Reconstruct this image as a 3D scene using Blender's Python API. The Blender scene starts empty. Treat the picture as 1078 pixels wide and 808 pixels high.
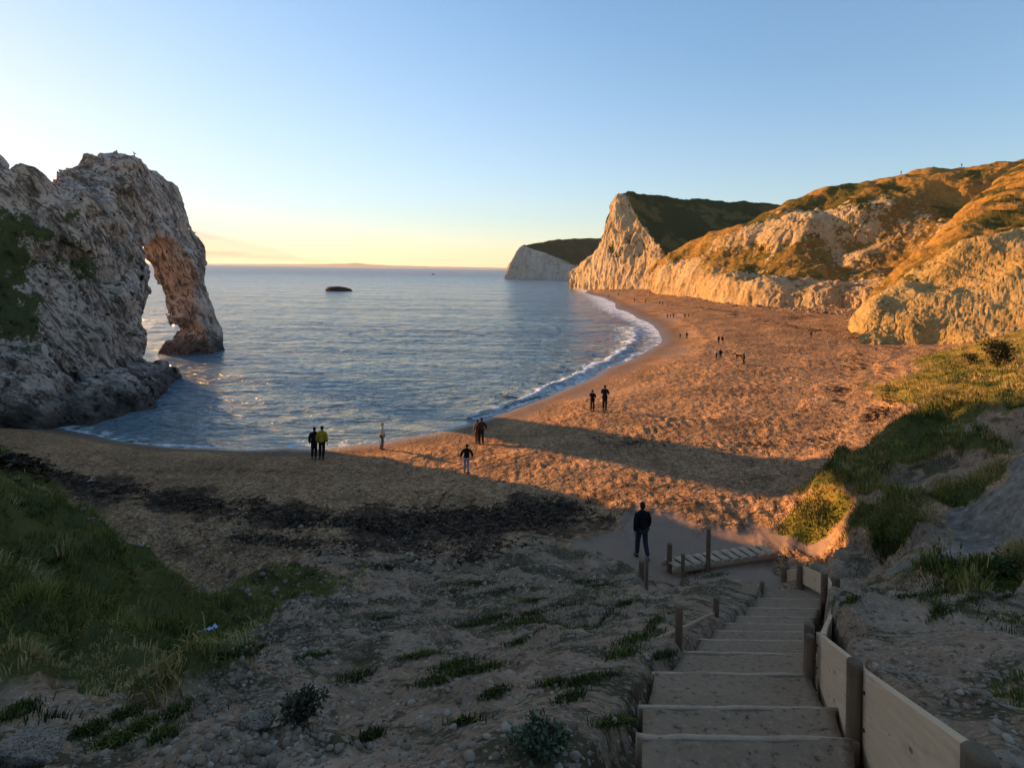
import bpy, bmesh, math, random
import numpy as np
from mathutils import Vector, Matrix, Euler
from mathutils.bvhtree import BVHTree

random.seed(7); rng = np.random.default_rng(7)
SC = bpy.context.scene
COL = SC.collection
R = math.radians

# ------------------------------------------------------------------ camera
FPX = 560.0; W0 = 1078.0; H0 = 808.0; HORZ = 283.0; ROLL = R(0.9)
CAM = np.array([0.0, 0.0, 12.0])
cam = bpy.data.cameras.new('camera'); co = bpy.data.objects.new('camera', cam); COL.objects.link(co)
cam.sensor_width = 36; cam.lens = 36*FPX/W0
cam.shift_y = -(H0/2-HORZ)/W0
cam.clip_end = 80000; cam.clip_start = 0.05
co.matrix_world = Matrix.Translation(CAM) @ Matrix.Rotation(R(90), 4, 'X') @ Matrix.Rotation(ROLL, 4, 'Z')
SC.camera = co

def ray(px, py):
    xc = (px-W0/2)/FPX; yc = (HORZ-py)/FPX
    c, s = math.cos(ROLL), math.sin(ROLL)
    return np.array([xc*c-yc*s, 1.0, xc*s+yc*c])
def atd(px, py, d):
    return CAM + ray(px, py)*d
def atz(px, py, z):
    r = ray(px, py); return CAM + r*((z-CAM[2])/r[2])

# ------------------------------------------------------------------ noise
_perm = rng.permutation(256).astype(np.int64); _perm = np.concatenate([_perm, _perm, _perm])
_g = rng.normal(size=(256, 3)); _g /= np.linalg.norm(_g, axis=1)[:, None]
def pn(p):
    p = np.asarray(p, dtype=np.float64)
    i = np.floor(p).astype(np.int64); f = p-i
    i &= 255
    u = f*f*f*(f*(f*6-15)+10)
    out = np.zeros(len(p))
    for dx in (0, 1):
        wx = u[:, 0] if dx else 1-u[:, 0]
        hx = _perm[i[:, 0]+dx]
        for dy in (0, 1):
            wy = u[:, 1] if dy else 1-u[:, 1]
            hy = _perm[hx+i[:, 1]+dy]
            for dz in (0, 1):
                wz = u[:, 2] if dz else 1-u[:, 2]
                g = _g[_perm[hy+i[:, 2]+dz]]
                out += wx*wy*wz*((f[:, 0]-dx)*g[:, 0]+(f[:, 1]-dy)*g[:, 1]+(f[:, 2]-dz)*g[:, 2])
    return out*1.5
def fbm(p, sc, oc=4, gain=0.5, off=0.0):
    p = np.asarray(p)*sc+off; a = 1.0; o = np.zeros(len(p))
    for k in range(oc):
        o += a*pn(p+k*17.3); p = p*2.03; a *= gain
    return o
def ridged(p, sc, oc=3, gain=0.5, off=0.0):
    p = np.asarray(p)*sc+off; a = 1.0; o = np.zeros(len(p))
    for k in range(oc):
        o += a*(1-2*np.abs(pn(p+k*9.1))); p = p*2.1; a *= gain
    return o
def sstep(x, a, b):
    t = np.clip((x-a)/(b-a), 0, 1); return t*t*(3-2*t)

# ------------------------------------------------------------------ object helpers
def tag(o, label=None, cat=None, group=None, kind=None):
    if label: o['label'] = label
    if cat: o['category'] = cat
    if group: o['group'] = group
    if kind: o['kind'] = kind
    return o
def thing(name, label, cat, loc=(0, 0, 0), rz=0.0, group=None):
    o = bpy.data.objects.new(name, None); COL.objects.link(o)
    o.location = loc; o.rotation_euler = (0, 0, rz); o.empty_display_size = 0.3
    return tag(o, label, cat, group)
def link(name, me, mat=None, parent=None, smooth=True):
    o = bpy.data.objects.new(name, me); COL.objects.link(o)
    if mat is not None: me.materials.append(mat)
    if smooth: me.polygons.foreach_set('use_smooth', [True]*len(me.polygons))
    if parent is not None: o.parent = parent
    return o
def np_mesh(name, V, F):
    """V (n,3), F (m,k) numpy -> mesh"""
    me = bpy.data.meshes.new(name)
    V = np.asarray(V, dtype=np.float32); F = np.asarray(F, dtype=np.int32)
    n, (m, k) = len(V), F.shape
    me.vertices.add(n); me.vertices.foreach_set('co', V.ravel())
    me.loops.add(m*k); me.loops.foreach_set('vertex_index', F.ravel())
    me.polygons.add(m)
    me.polygons.foreach_set('loop_start', np.arange(0, m*k, k, dtype=np.int32))
    me.polygons.foreach_set('loop_total', np.full(m, k, dtype=np.int32))
    me.update(calc_edges=True); me.validate()
    return me
def attr(me, name, arr):
    arr = np.asarray(arr, dtype=np.float32)
    if arr.ndim == 1:
        a = me.attributes.new(name, 'FLOAT', 'POINT'); a.data.foreach_set('value', arr)
    else:
        a = me.attributes.new(name, 'FLOAT_COLOR', 'POINT')
        if arr.shape[1] == 3: arr = np.concatenate([arr, np.ones((len(arr), 1), np.float32)], 1)
        a.data.foreach_set('color', arr.ravel())
def grid_faces(nu, nv):
    i = np.arange((nu-1)*(nv-1)); r = i//(nv-1); c = i % (nv-1); a = r*nv+c
    return np.stack([a, a+1, a+nv+1, a+nv], 1)
def grid_normals(P):
    du = np.gradient(P, axis=0); dv = np.gradient(P, axis=1)
    n = np.cross(du, dv); n /= (np.linalg.norm(n, axis=2, keepdims=True)+1e-9)
    return n

# ------------------------------------------------------------------ node helpers
class NT:
    def __init__(s, name):
        s.m = bpy.data.materials.new(name); s.m.use_nodes = True
        s.t = s.m.node_tree; s.b = s.t.nodes['Principled BSDF']
        s.b.inputs['Roughness'].default_value = 0.9
        s.b.inputs['Specular IOR Level'].default_value = 0.06
    def n(s, typ, props=None, **inp):
        nd = s.t.nodes.new('ShaderNode'+typ)
        for k, v in (props or {}).items(): setattr(nd, k, v)
        for k, v in inp.items(): s.set(nd, k.replace('_', ' '), v)
        return nd
    def set(s, nd, key, v):
        if isinstance(key, str) and key.isdigit(): key = int(key)
        i = nd.inputs[key]
        if isinstance(v, bpy.types.NodeSocket): s.t.links.new(v, i)
        elif isinstance(v, bpy.types.Node): s.t.links.new(v.outputs[0], i)
        else:
            if isinstance(v, (tuple, list)) and len(v) == 3 and i.type == 'RGBA': v = (*v, 1)
            i.default_value = v
    def obj(s): return s.n('TexCoord').outputs['Object']
    def mapping(s, vec, scale=(1, 1, 1), rot=(0, 0, 0)):
        return s.n('Mapping', Vector=vec, Scale=scale, Rotation=rot).outputs[0]
    def noise(s, vec, scale, detail=4, rough=0.55, dist=0.0):
        return s.n('TexNoise', Vector=vec, Scale=scale, Detail=detail, Roughness=rough, Distortion=dist).outputs['Fac']
    def vor(s, vec, scale, out='Distance', feature='F1', rand=1.0):
        return s.n('TexVoronoi', {'feature': feature}, Vector=vec, Scale=scale, Randomness=rand).outputs[out]
    def ramp(s, fac, stops):
        nd = s.n('ValToRGB'); e = nd.color_ramp.elements
        while len(e) < len(stops): e.new(0.5)
        for el, (p, c) in zip(e, stops):
            el.position = p; el.color = (*c, 1) if not isinstance(c, (int, float)) else (c, c, c, 1)
        s.set(nd, 'Fac', fac); return nd.outputs[0]
    def step(s, v, a, b):
        nd = s.n('MapRange', {'interpolation_type': 'SMOOTHSTEP'}); s.set(nd, 0, v); s.set(nd, 1, a); s.set(nd, 2, b)
        return nd.outputs[0]
    def lin(s, v, a, b, c, d):
        nd = s.n('MapRange'); s.set(nd, 0, v); s.set(nd, 1, a); s.set(nd, 2, b); s.set(nd, 3, c); s.set(nd, 4, d)
        return nd.outputs[0]
    def math(s, op, a, b=0.0):
        nd = s.n('Math', {'operation': op}); s.set(nd, 0, a); s.set(nd, 1, b); return nd.outputs[0]
    def mix(s, fac, a, b, mode='MIX'):
        nd = s.n('Mix', {'data_type': 'RGBA', 'blend_type': mode, 'clamp_factor': True})
        s.set(nd, 0, fac); s.set(nd, 6, a); s.set(nd, 7, b); return nd.outputs[2]
    def attr(s, name): return s.n('Attribute', {'attribute_name': name})
    def sep(s, col):
        nd = s.n('SeparateColor', Color=col); return nd.outputs
    def bump(s, h, strength=0.5, dist=0.1, nrm=None):
        nd = s.n('Bump', Height=h, Strength=strength, Distance=dist)
        if nrm is not None: s.set(nd, 'Normal', nrm)
        return nd.outputs[0]
    def fin(s, color=None, rough=None, normal=None, **kw):
        if color is not None: s.set(s.b, 'Base Color', color)
        if rough is not None: s.set(s.b, 'Roughness', rough)
        if normal is not None: s.set(s.b, 'Normal', normal)
        for k, v in kw.items(): s.set(s.b, k.replace('_', ' '), v)
        return s.m
def simple(name, col, rough=0.8, var=0.25, scale=8.0, bump=0.0):
    m = NT(name); v = m.noise(m.obj(), scale, 4)
    c = m.mix(v, tuple(x*(1-var) for x in col), tuple(min(1, x*(1+var)) for x in col))
    nrm = m.bump(m.noise(m.obj(), scale*4, 4), bump, 0.02) if bump else None
    return m.fin(c, rough, nrm)

# ------------------------------------------------------------------ light and sky
SUN_AZ = -52.0      # degrees from the viewing direction, negative = left
SUN_EL = 8.2
az, el = R(SUN_AZ), R(SUN_EL)
SUNV = Vector((math.sin(az)*math.cos(el), math.cos(az)*math.cos(el), math.sin(el)))
sl = bpy.data.lights.new('sun', 'SUN'); so = bpy.data.objects.new('sun', sl); COL.objects.link(so)
sl.energy = 5.0; sl.angle = R(0.5); sl.color = (1.0, 0.52, 0.18)
so.rotation_euler = SUNV.to_track_quat('Z', 'Y').to_euler(); so.location = SUNV*200
wd = bpy.data.worlds.new('World'); SC.world = wd; wd.use_nodes = True
wt = wd.node_tree; bg = wt.nodes['Background']
sky = wt.nodes.new('ShaderNodeTexSky'); sky.sky_type = 'NISHITA'; sky.sun_disc = False
sky.sun_elevation = el; sky.sun_rotation = az
sky.altitude = 0; sky.air_density = 1.0; sky.dust_density = 0.12; sky.ozone_density = 2.5
# a thin low bank of cloud near the horizon, part of the sky by direction
def wn(t, **k):
    nd = wt.nodes.new('ShaderNode'+t)
    for a, b in k.items():
        i = nd.inputs[int(a[1:]) if a[0] == 'i' and a[1:].isdigit() else a]
        if isinstance(b, bpy.types.NodeSocket): wt.links.new(b, i)
        else: i.default_value = b
    return nd
def wmath(op, a, b=0.0):
    nd = wn('Math', i0=a, i1=b); nd.operation = op; return nd.outputs[0]
wc = wt.nodes.new('ShaderNodeTexCoord').outputs['Generated']
sp = wn('SeparateXYZ', i0=wc)
az_ = wmath('ARCTAN2', sp.outputs[0], sp.outputs[1])
elv = wmath('ARCSINE', sp.outputs[2])
cmb = wn('CombineXYZ', i0=wmath('MULTIPLY', az_, 3.0), i1=wmath('MULTIPLY', elv, 38.0), i2=0.0)
cn = wn('TexNoise', Vector=cmb.outputs[0], Scale=1.6, Detail=5.0, Roughness=0.55).outputs[0]
# the top of the bank falls from left to right
top = wmath('MINIMUM', wmath('ADD', wmath('MULTIPLY', wmath('ADD', az_, 0.357), -0.25), 0.0143), 0.075)
edge = wmath('SUBTRACT', wmath('ADD', top, wmath('MULTIPLY', wmath('SUBTRACT', cn, 0.5), 0.03)), elv)
mr = wn('MapRange', i0=edge, i1=-0.002, i2=0.008); cl_f = mr.outputs[0]
cl_f = wmath('MULTIPLY', cl_f, wn('MapRange', i0=cn, i1=0.40, i2=0.52, i3=0.75, i4=0.35).outputs[0])
mx = wt.nodes.new('ShaderNodeMix'); mx.data_type = 'RGBA'; mx.blend_type = 'MULTIPLY'
tn = wt.nodes.new('ShaderNodeMix'); tn.data_type = 'RGBA'; tn.blend_type = 'MULTIPLY'; tn.inputs[0].default_value = 1.0
# the photograph holds back the glare round the sun: soft shoulder on the sky's luminance
lum = wt.nodes.new('ShaderNodeRGBToBW'); wt.links.new(sky.outputs[0], lum.inputs[0])
gain = wmath('DIVIDE', 1.36, wmath('ADD', 1.0, wmath('MULTIPLY', lum.outputs[0], 0.26)))
sc_ = wt.nodes.new('ShaderNodeVectorMath'); sc_.operation = 'SCALE'; wt.links.new(sky.outputs[0], sc_.inputs[0]); wt.links.new(gain, sc_.inputs['Scale'])
lowm = wt.nodes.new('ShaderNodeMix'); lowm.data_type = 'RGBA'
wt.links.new(wn('MapRange', i0=elv, i1=0.0, i2=0.42).outputs[0], lowm.inputs[0]); lowm.inputs[6].default_value = (1.06, 0.95, 0.93, 1); lowm.inputs[7].default_value = (1.0, 0.96, 0.94, 1)
hs = wt.nodes.new('ShaderNodeHueSaturation'); wt.links.new(sc_.outputs[0], hs.inputs['Color'])
wt.links.new(wn('MapRange', i0=wmath('ADD', elv, wmath('MULTIPLY', az_, .35)), i1=-0.3, i2=0.5, i3=0.72, i4=1.0).outputs[0], hs.inputs['Saturation'])
wt.links.new(hs.outputs[0], tn.inputs[6]); wt.links.new(lowm.outputs[2], tn.inputs[7])
wt.links.new(cl_f, mx.inputs[0]); wt.links.new(tn.outputs[2], mx.inputs[6]); mx.inputs[7].default_value = (0.50, 0.45, 0.55, 1)
wt.links.new(mx.outputs[2], bg.inputs['Color'])
bg.inputs['Strength'].default_value = 0.127
SC.view_settings.view_transform = 'Standard'; SC.view_settings.look = 'None'
SC.view_settings.exposure = 1.4; SC.view_settings.gamma = 1.0; SC.view_settings.use_curve_mapping = False
SC.cycles.max_bounces = 6; SC.cycles.diffuse_bounces = 3; SC.cycles.glossy_bounces = 3
# ------------------------------------------------------------------ ground: shingle beach, clay slope, grassy banks
CLS = {'w': 0, 's': 1, 'k': 2, 't': 3, 'e': 4, 'g': 5, 'c': 6, 'o': 7}
_pts = []
def P(z, cls, *pp):
    for px, py in pp: _pts.append((*atz(px, py, z)[:2], z, CLS[cls]))
def S(z, *pp):                       # sea bed under a point of the water surface
    for px, py in pp: _pts.append((*atz(px, py, 0)[:2], z, CLS['w']))
def Wp(x, y, z, cls): _pts.append((x, y, z, CLS[cls]))
WATERLINE = [(60, 452), (100, 458), (160, 468), (220, 471.5), (300, 471), (380, 467), (430, 459.5), (480, 449), (520, 437), (560, 423),
             (600, 407), (640, 387), (680, 370), (698, 358), (690, 345), (672, 335), (650, 325), (630, 312), (612, 303.5)]
P(0.0, 'w', *WATERLINE)
S(-1.0, (100, 440), (200, 455), (300, 456), (380, 450), (450, 438), (500, 425), (545, 410), (590, 392), (630, 374), (662, 358), (664, 345), (645, 333), (625, 322), (605, 306))
S(-3, (150, 420), (250, 430), (350, 425), (450, 410), (540, 385), (600, 362), (620, 340), (600, 318), (585, 305), (560, 303))
S(-6, (100, 380), (300, 360), (450, 350), (560, 330), (500, 300), (300, 300), (150, 310))
Wp(-80, 80, -6, 'w'); Wp(-200, 250, -8, 'w'); Wp(-400, 600, -10, 'w'); Wp(-50, 700, -8, 'w')
P(0.35, 's', (300, 477), (402, 471), (440, 464), (505, 449))
P(0.35, 't', (560, 428), (600, 413), (650, 388), (692, 368), (708, 352), (692, 337), (660, 323), (636, 311), (618, 302.5))
P(0.7, 's', (335, 482), (380, 480), (440, 474), (505, 466), (600, 430), (680, 392), (730, 360), (722, 345), (690, 328), (655, 314.5))
P(1.3, 's', (250, 490), (350, 500), (491, 497), (560, 475), (637, 445), (750, 392), (781, 378), (760, 354), (720, 332), (680, 317), (635, 306))
P(1.6, 's', (60, 480), (150, 497), (300, 512), (420, 518), (560, 500), (700, 460), (800, 410), (853, 370), (800, 345), (740, 322), (690, 312))
P(2.0, 's', (600, 525), (700, 505), (800, 465), (860, 420), (900, 385), (870, 350), (820, 330))
P(2.0, 'k', (30, 495), (100, 512), (200, 530), (300, 545), (400, 550), (480, 548), (560, 540), (600, 533))
P(2.4, 's', (660, 530), (720, 530), (790, 515), (840, 500), (880, 465), (930, 435), (940, 400), (930, 370), (905, 345), (900, 335), (960, 358))
P(2.4, 's', (150, 555), (300, 572), (740, 545), (820, 545))
P(2.4, 'k', (420, 575), (500, 570), (590, 556), (640, 545))
P(2.6, 't', (640, 575), (675, 586), (700, 560), (740, 590), (690, 545), (780, 575), (840, 590), (800, 604), (720, 604), (825, 566))
P(2.9, 'e', (300, 598), (420, 598), (500, 597), (600, 596), (650, 604), (560, 582))
P(3.5, 'e', (560, 615), (640, 618), (700, 622), (770, 616))
P(5.0, 'e', (330, 650), (400, 650), (500, 650), (600, 648), (680, 646))
P(6.5, 'e', (400, 674), (500, 674), (600, 672), (680, 668))
P(7.6, 'e', (300, 702), (400, 702), (500, 702), (600, 702), (660, 700))
P(8.5, 'e', (250, 752), (400, 752), (550, 752), (650, 750))
P(9.2, 'e', (200, 808), (400, 808), (550, 808), (650, 806), (780, 800), (0, 812))
Wp(0, 0, 10.3, 'e'); Wp(-3, 0, 10.5, 'e'); Wp(3, 0, 10.8, 'e'); Wp(0, -6, 13, 'e'); Wp(-15, -6, 14, 'g'); Wp(15, -6, 14, 'e'); Wp(-8, 0, 11, 'g')
Wp(0, -3, 11.6, 'e')
# left grassy bank
P(8.7, 'e', (0, 755), (60, 765), (100, 790))
P(8.0, 'g', (0, 700), (60, 715), (130, 745), (190, 740))
P(7.6, 'g', (0, 610), (60, 650), (120, 690), (180, 705))
P(7.6, 'g', (0, 487), (30, 510))
P(6.9, 'g', (60, 541), (85, 560)); P(6.5, 'g', (110, 580), (140, 595)); P(6.0, 'g', (165, 612), (190, 628)); P(5.4, 'g', (213, 650), (205, 680))
Wp(-13.6, 14.2, 4.2, 'g'); Wp(-15.2, 16.5, 2.3, 's'); Wp(-9.8, 12.7, 3.2, 'g'); Wp(-10.8, 14.6, 2.4, 's'); Wp(-6.8, 11.9, 4.0, 'g'); Wp(-8, 14, 2.6, 'e')
P(4.1, 'g', (300, 616), (270, 628)); P(4.6, 'g', (250, 645)); P(5.4, 'g', (230, 675), (215, 700)); P(4.2, 'e', (215, 612))
P(6.6, 'e', (270, 705), (290, 680), (300, 660))
Wp(-20, 15, 7.5, 'g'); Wp(-26, 10, 12, 'g'); Wp(-20, 0, 13, 'g'); Wp(-30, 26, 3, 's'); Wp(-40, 20, 10, 'g'); Wp(-33, 34, 1.2, 's')
# right side
P(9.6, 'e', (1000, 775), (1078, 790)); P(8.9, 'e', (960, 715), (1078, 728)); P(7.8, 'e', (930, 672), (1000, 680), (1078, 685))
P(6.7, 'e', (910, 655), (1000, 655), (1078, 655)); P(5.6, 'e', (900, 636), (960, 636), (1040, 636)); P(4.6, 'e', (890, 628), (930, 626))
P(5.9, 'g', (1000, 622), (1060, 612)); P(3.5, 'e', (900, 613), (940, 606)); P(5.0, 'c', (1000, 595), (1060, 585)); P(6.0, 'c', (1078, 560), (1078, 530)); P(4.9, 'c', (1020, 565), (970, 590))
P(2.65, 't', (830, 568), (850, 575)); P(2.8, 's', (870, 592)); P(2.6, 's', (840, 605), (880, 606))
P(2.75, 'o', (842, 555)); P(3.15, 'o', (865, 548), (856, 540)); P(3.6, 'g', (900, 575), (930, 590)); P(4.3, 'g', (940, 560), (980, 550)); P(5.0, 'g', (1010, 530))
P(3.6, 'g', (868, 522)); P(4.0, 'g', (895, 503)); P(4.9, 'g', (950, 464)); P(5.5, 'g', (985, 445)); P(6.4, 'g', (1040, 424)); P(7.1, 'g', (1078, 408))
P(4.6, 'g', (930, 520), (980, 495)); P(5.7, 'g', (1030, 480)); P(6.4, 'c', (1070, 490)); P(5.6, 'c', (1050, 535))
P(3.9, 'e', (905, 548)); P(4.4, 'e', (955, 520)); P(5.0, 'e', (990, 505)); P(3.4, 'e', (885, 585), (870, 600)); P(4.6, 'e', (965, 572)); P(5.3, 'e', (1035, 510)); P(5.9, 'e', (1055, 470))
Wp(14.5, 25.5, 2.5, 's'); Wp(19.5, 27.5, 2.8, 's'); Wp(25, 28.5, 3.9, 'o')
P(3.0, 's', (935, 430)); P(3.4, 'o', (955, 420), (965, 398)); P(4.3, 'o', (1000, 388), (985, 405)); P(5.2, 'o', (1040, 362), (1078, 350)); P(4.9, 'o', (1040, 395), (1078, 385)); P(3.9, 'o', (1000, 420))
P(3.0, 's', (985, 372), (1010, 360))
Wp(60, 40, 12, 'o'); Wp(70, 20, 20, 'g'); Wp(30, 10, 11, 'g'); Wp(40, 25, 9.5, 'g'); Wp(20, -5, 14, 'g'); Wp(20, 10, 9, 'c')
Wp(70, 75, 5, 'e'); Wp(110, 100, 8, 'e'); Wp(100, 250, 6, 'e'); Wp(150, 400, 8, 'e'); Wp(75, 330, 3, 's'); Wp(30, 420, -1, 'w'); Wp(60, 480, 1, 'w'); Wp(80, 620, 0, 'w')
_pts = np.array(_pts)
def warp(xy):
    x = xy[:, 0]; y = xy[:, 1]+4.0
    r = np.hypot(x, y)
    return np.stack([np.arctan2(x, y)*1.5, np.log(np.maximum(r, 0.5))], 1)
_U = warp(_pts[:, :2])
_D = np.linalg.norm(_U[:, None]-_U[None], axis=2)
_K = _D+np.eye(len(_U))*0.004
_n = len(_U); _A = np.zeros((_n+3, _n+3)); _A[:_n, :_n] = _K
_A[:_n, _n] = 1; _A[:_n, _n+1:] = _U; _A[_n, :_n] = 1; _A[_n+1:, :_n] = _U.T
_b = np.zeros(_n+3); _b[:_n] = _pts[:, 2]
_w = np.linalg.solve(_A, _b)
def base_h_cls(xy, want_cls=True):
    U = warp(xy); N = len(U); h = np.empty(N); C = np.zeros((N, 8), np.float32)
    # jitter the class lookup so that borders wander
    p3 = np.concatenate([U*1.0, np.zeros((N, 1))], 1)
    J = np.stack([fbm(p3, 9, 4), fbm(p3, 9, 4, off=31.7)], 1)*0.05 if want_cls else None
    onehot = np.eye(8)[_pts[:, 3].astype(int)]
    for a in range(0, N, 20000):
        u = U[a:a+20000]
        D = np.sqrt(((u[:, None]-_U[None])**2).sum(2))
        h[a:a+20000] = D@_w[:_n]+_w[_n]+u@_w[_n+1:]
        if want_cls:
            uj = u+J[a:a+20000]
            W = 1/(((uj[:, None]-_U[None])**2).sum(2)+2e-4)**2
            C[a:a+20000] = (W@onehot)/W.sum(1, keepdims=True)
    return h, C

# ---- stairs: rows of the tread edges (py, px left, px right, distance)
EDGE = [(832, 676, 908, 2.30), (777, 676, 897, 2.88), (745, 677, 878, 3.62), (709, 690, 852, 4.74), (687.5, 722, 851, 6.0), (674, 738, 852, 7.2),
        (664.5, 752, 853, 8.3), (656.5, 762, 854, 9.5), (649, 775, 857, 10.8), (640, 786, 862, 12.2), (630, 796, 866, 13.6), (621, 803, 868, 15.2)]
SL = np.array([atd(l, y, d) for y, l, r, d in EDGE]); SR = np.array([atd(r, y, d) for y, l, r, d in EDGE])
for k in range(len(SL)):
    z = 0.5*(SL[k, 2]+SR[k, 2]); SL[k, 2] = SR[k, 2] = z
# path under the camera
SL = np.concatenate([[[-0.75, -2.0, 12.0]], [[-0.3, 0.2, 10.55]], SL]); SR = np.concatenate([[[0.7, -2.4, 12.0]], [[1.0, -0.2, 10.55]], SR])
SMID = (SL+SR)/2
def stair_z(xy):
    """distance across the flight and height of its line at plan points"""
    best = np.full(len(xy), 1e9); z = np.zeros(len(xy)); across = np.full(len(xy), 1e9)
    for k in range(len(SMID)-1):
        a, b = SMID[k], SMID[k+1]; ab = b[:2]-a[:2]
        t = np.clip(((xy-a[:2])@ab)/(ab@ab), 0, 1)
        d = np.linalg.norm(xy-(a[:2]+t[:, None]*ab), axis=1)
        m = d < best
        best[m] = d[m]; z[m] = (a[2]+t*(b[2]-a[2]))[m]
    return best, z

NT_, NR_ = 800, 620
th = np.radians(np.linspace(-62, 60, NT_)); rr = 1.2*(720/1.2)**(np.linspace(0, 1, NR_))
X = np.sin(th)[:, None]*rr[None]; Y = np.cos(th)[:, None]*rr[None]-4.0
XY = np.stack([X.ravel(), Y.ravel()], 1)
h, C = base_h_cls(XY)
p3 = np.concatenate([XY, np.zeros((len(XY), 1))], 1)
dist = np.hypot(XY[:, 0], XY[:, 1])
gr, ea, cl, sh, wt_, dg, tr = C[:, 5], C[:, 4], C[:, 6], C[:, 1]+C[:, 2], C[:, 0], C[:, 7], C[:, 3]
near = 1-sstep(dist, 50, 140)
dry = sstep(h, 0.05, 0.9)
h = h + dry*(fbm(p3, 0.12, 3)*0.16*(1-0.6*tr))
rside = sstep(XY[:, 0], 4, 8)
h += gr*(fbm(p3, 0.6, 4)*0.48+np.maximum(0, ridged(p3, 0.9, 3))*0.22+rside*(fbm(p3, .28, 3, off=2.2)*0.75+np.maximum(0, ridged(p3, .35, 3, off=8))*.35))*near
h += dg*(fbm(p3, 0.4, 4)*0.35+ridged(p3, 0.9, 2)*0.15)
h += ea*near*(fbm(p3, 0.8, 5)*0.20+fbm(p3, 3.2, 3)*0.045+np.maximum(0, ridged(p3, 0.7, 4))*0.10)
hq = h+fbm(p3, 0.35, 3)*0.35; tq = hq/0.55; fq = tq-np.floor(tq)
h += ea*near*sstep(dist, 4, 7)*(np.floor(tq)+sstep(fq, .38, .62)-tq)*0.55*0.95*sstep(fbm(p3, .2, 2, off=4), -.35, .05)
h += cl*near*(ridged(p3*np.array([1, 0.45, 1]), 0.55, 4)*0.14)
dimp = fbm(p3*np.array([1.0, 0.8, 1]), 1.55, 2, 0.5)
h += dry*sh*near*(np.abs(dimp)*0.13-0.03)
h += dry*tr*near*fbm(p3, 2.0, 3)*0.03
# shingle ridges that run with the shore
h += dry*sh*sstep(h, 0.5, 1.2)*0.05*np.sin(h*16)
m, sz = stair_z(XY)
sside = np.sign((XY[:, 0]-np.interp(XY[:, 1], SMID[:, 1], SMID[:, 0])))
wl = (1-sstep(m, 0.8, 2.0))*(sside < 0); h = h*(1-wl)+(sz-0.10+fbm(p3, 1.4, 3)*.05)*wl
wcar = np.where(sside < 0, 1-sstep(m, 0.62, 0.74), 1-sstep(m, 0.80, 0.92))*sstep(XY[:, 1], -1, 1)*(1-sstep(XY[:, 1], 14.9, 15.6))
h = h*(1-wcar)+np.minimum(h, sz-0.30)*wcar
G = np.concatenate([XY, h[:, None]], 1)
GF = grid_faces(NT_, NR_)[:, ::-1]
gme = np_mesh('ground', G, GF)
attr(gme, 'm1', np.stack([wt_, sh, C[:, 2], tr], 1)); attr(gme, 'm2', np.stack([ea, gr, cl, dg], 1))
GBVH = BVHTree.FromPolygons([tuple(v) for v in G.tolist()], [tuple(f) for f in GF.tolist()])
def hit(px, py):
    d = Vector(ray(px, py)).normalized()
    loc, nrm, i, dd = GBVH.ray_cast(Vector(CAM), d, 2000)
    return loc
def gz(x, y):
    loc, nrm, i, dd = GBVH.ray_cast(Vector((x, y, 80)), Vector((0, 0, -1)), 200)
    return loc.z if loc else 0.0

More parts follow.
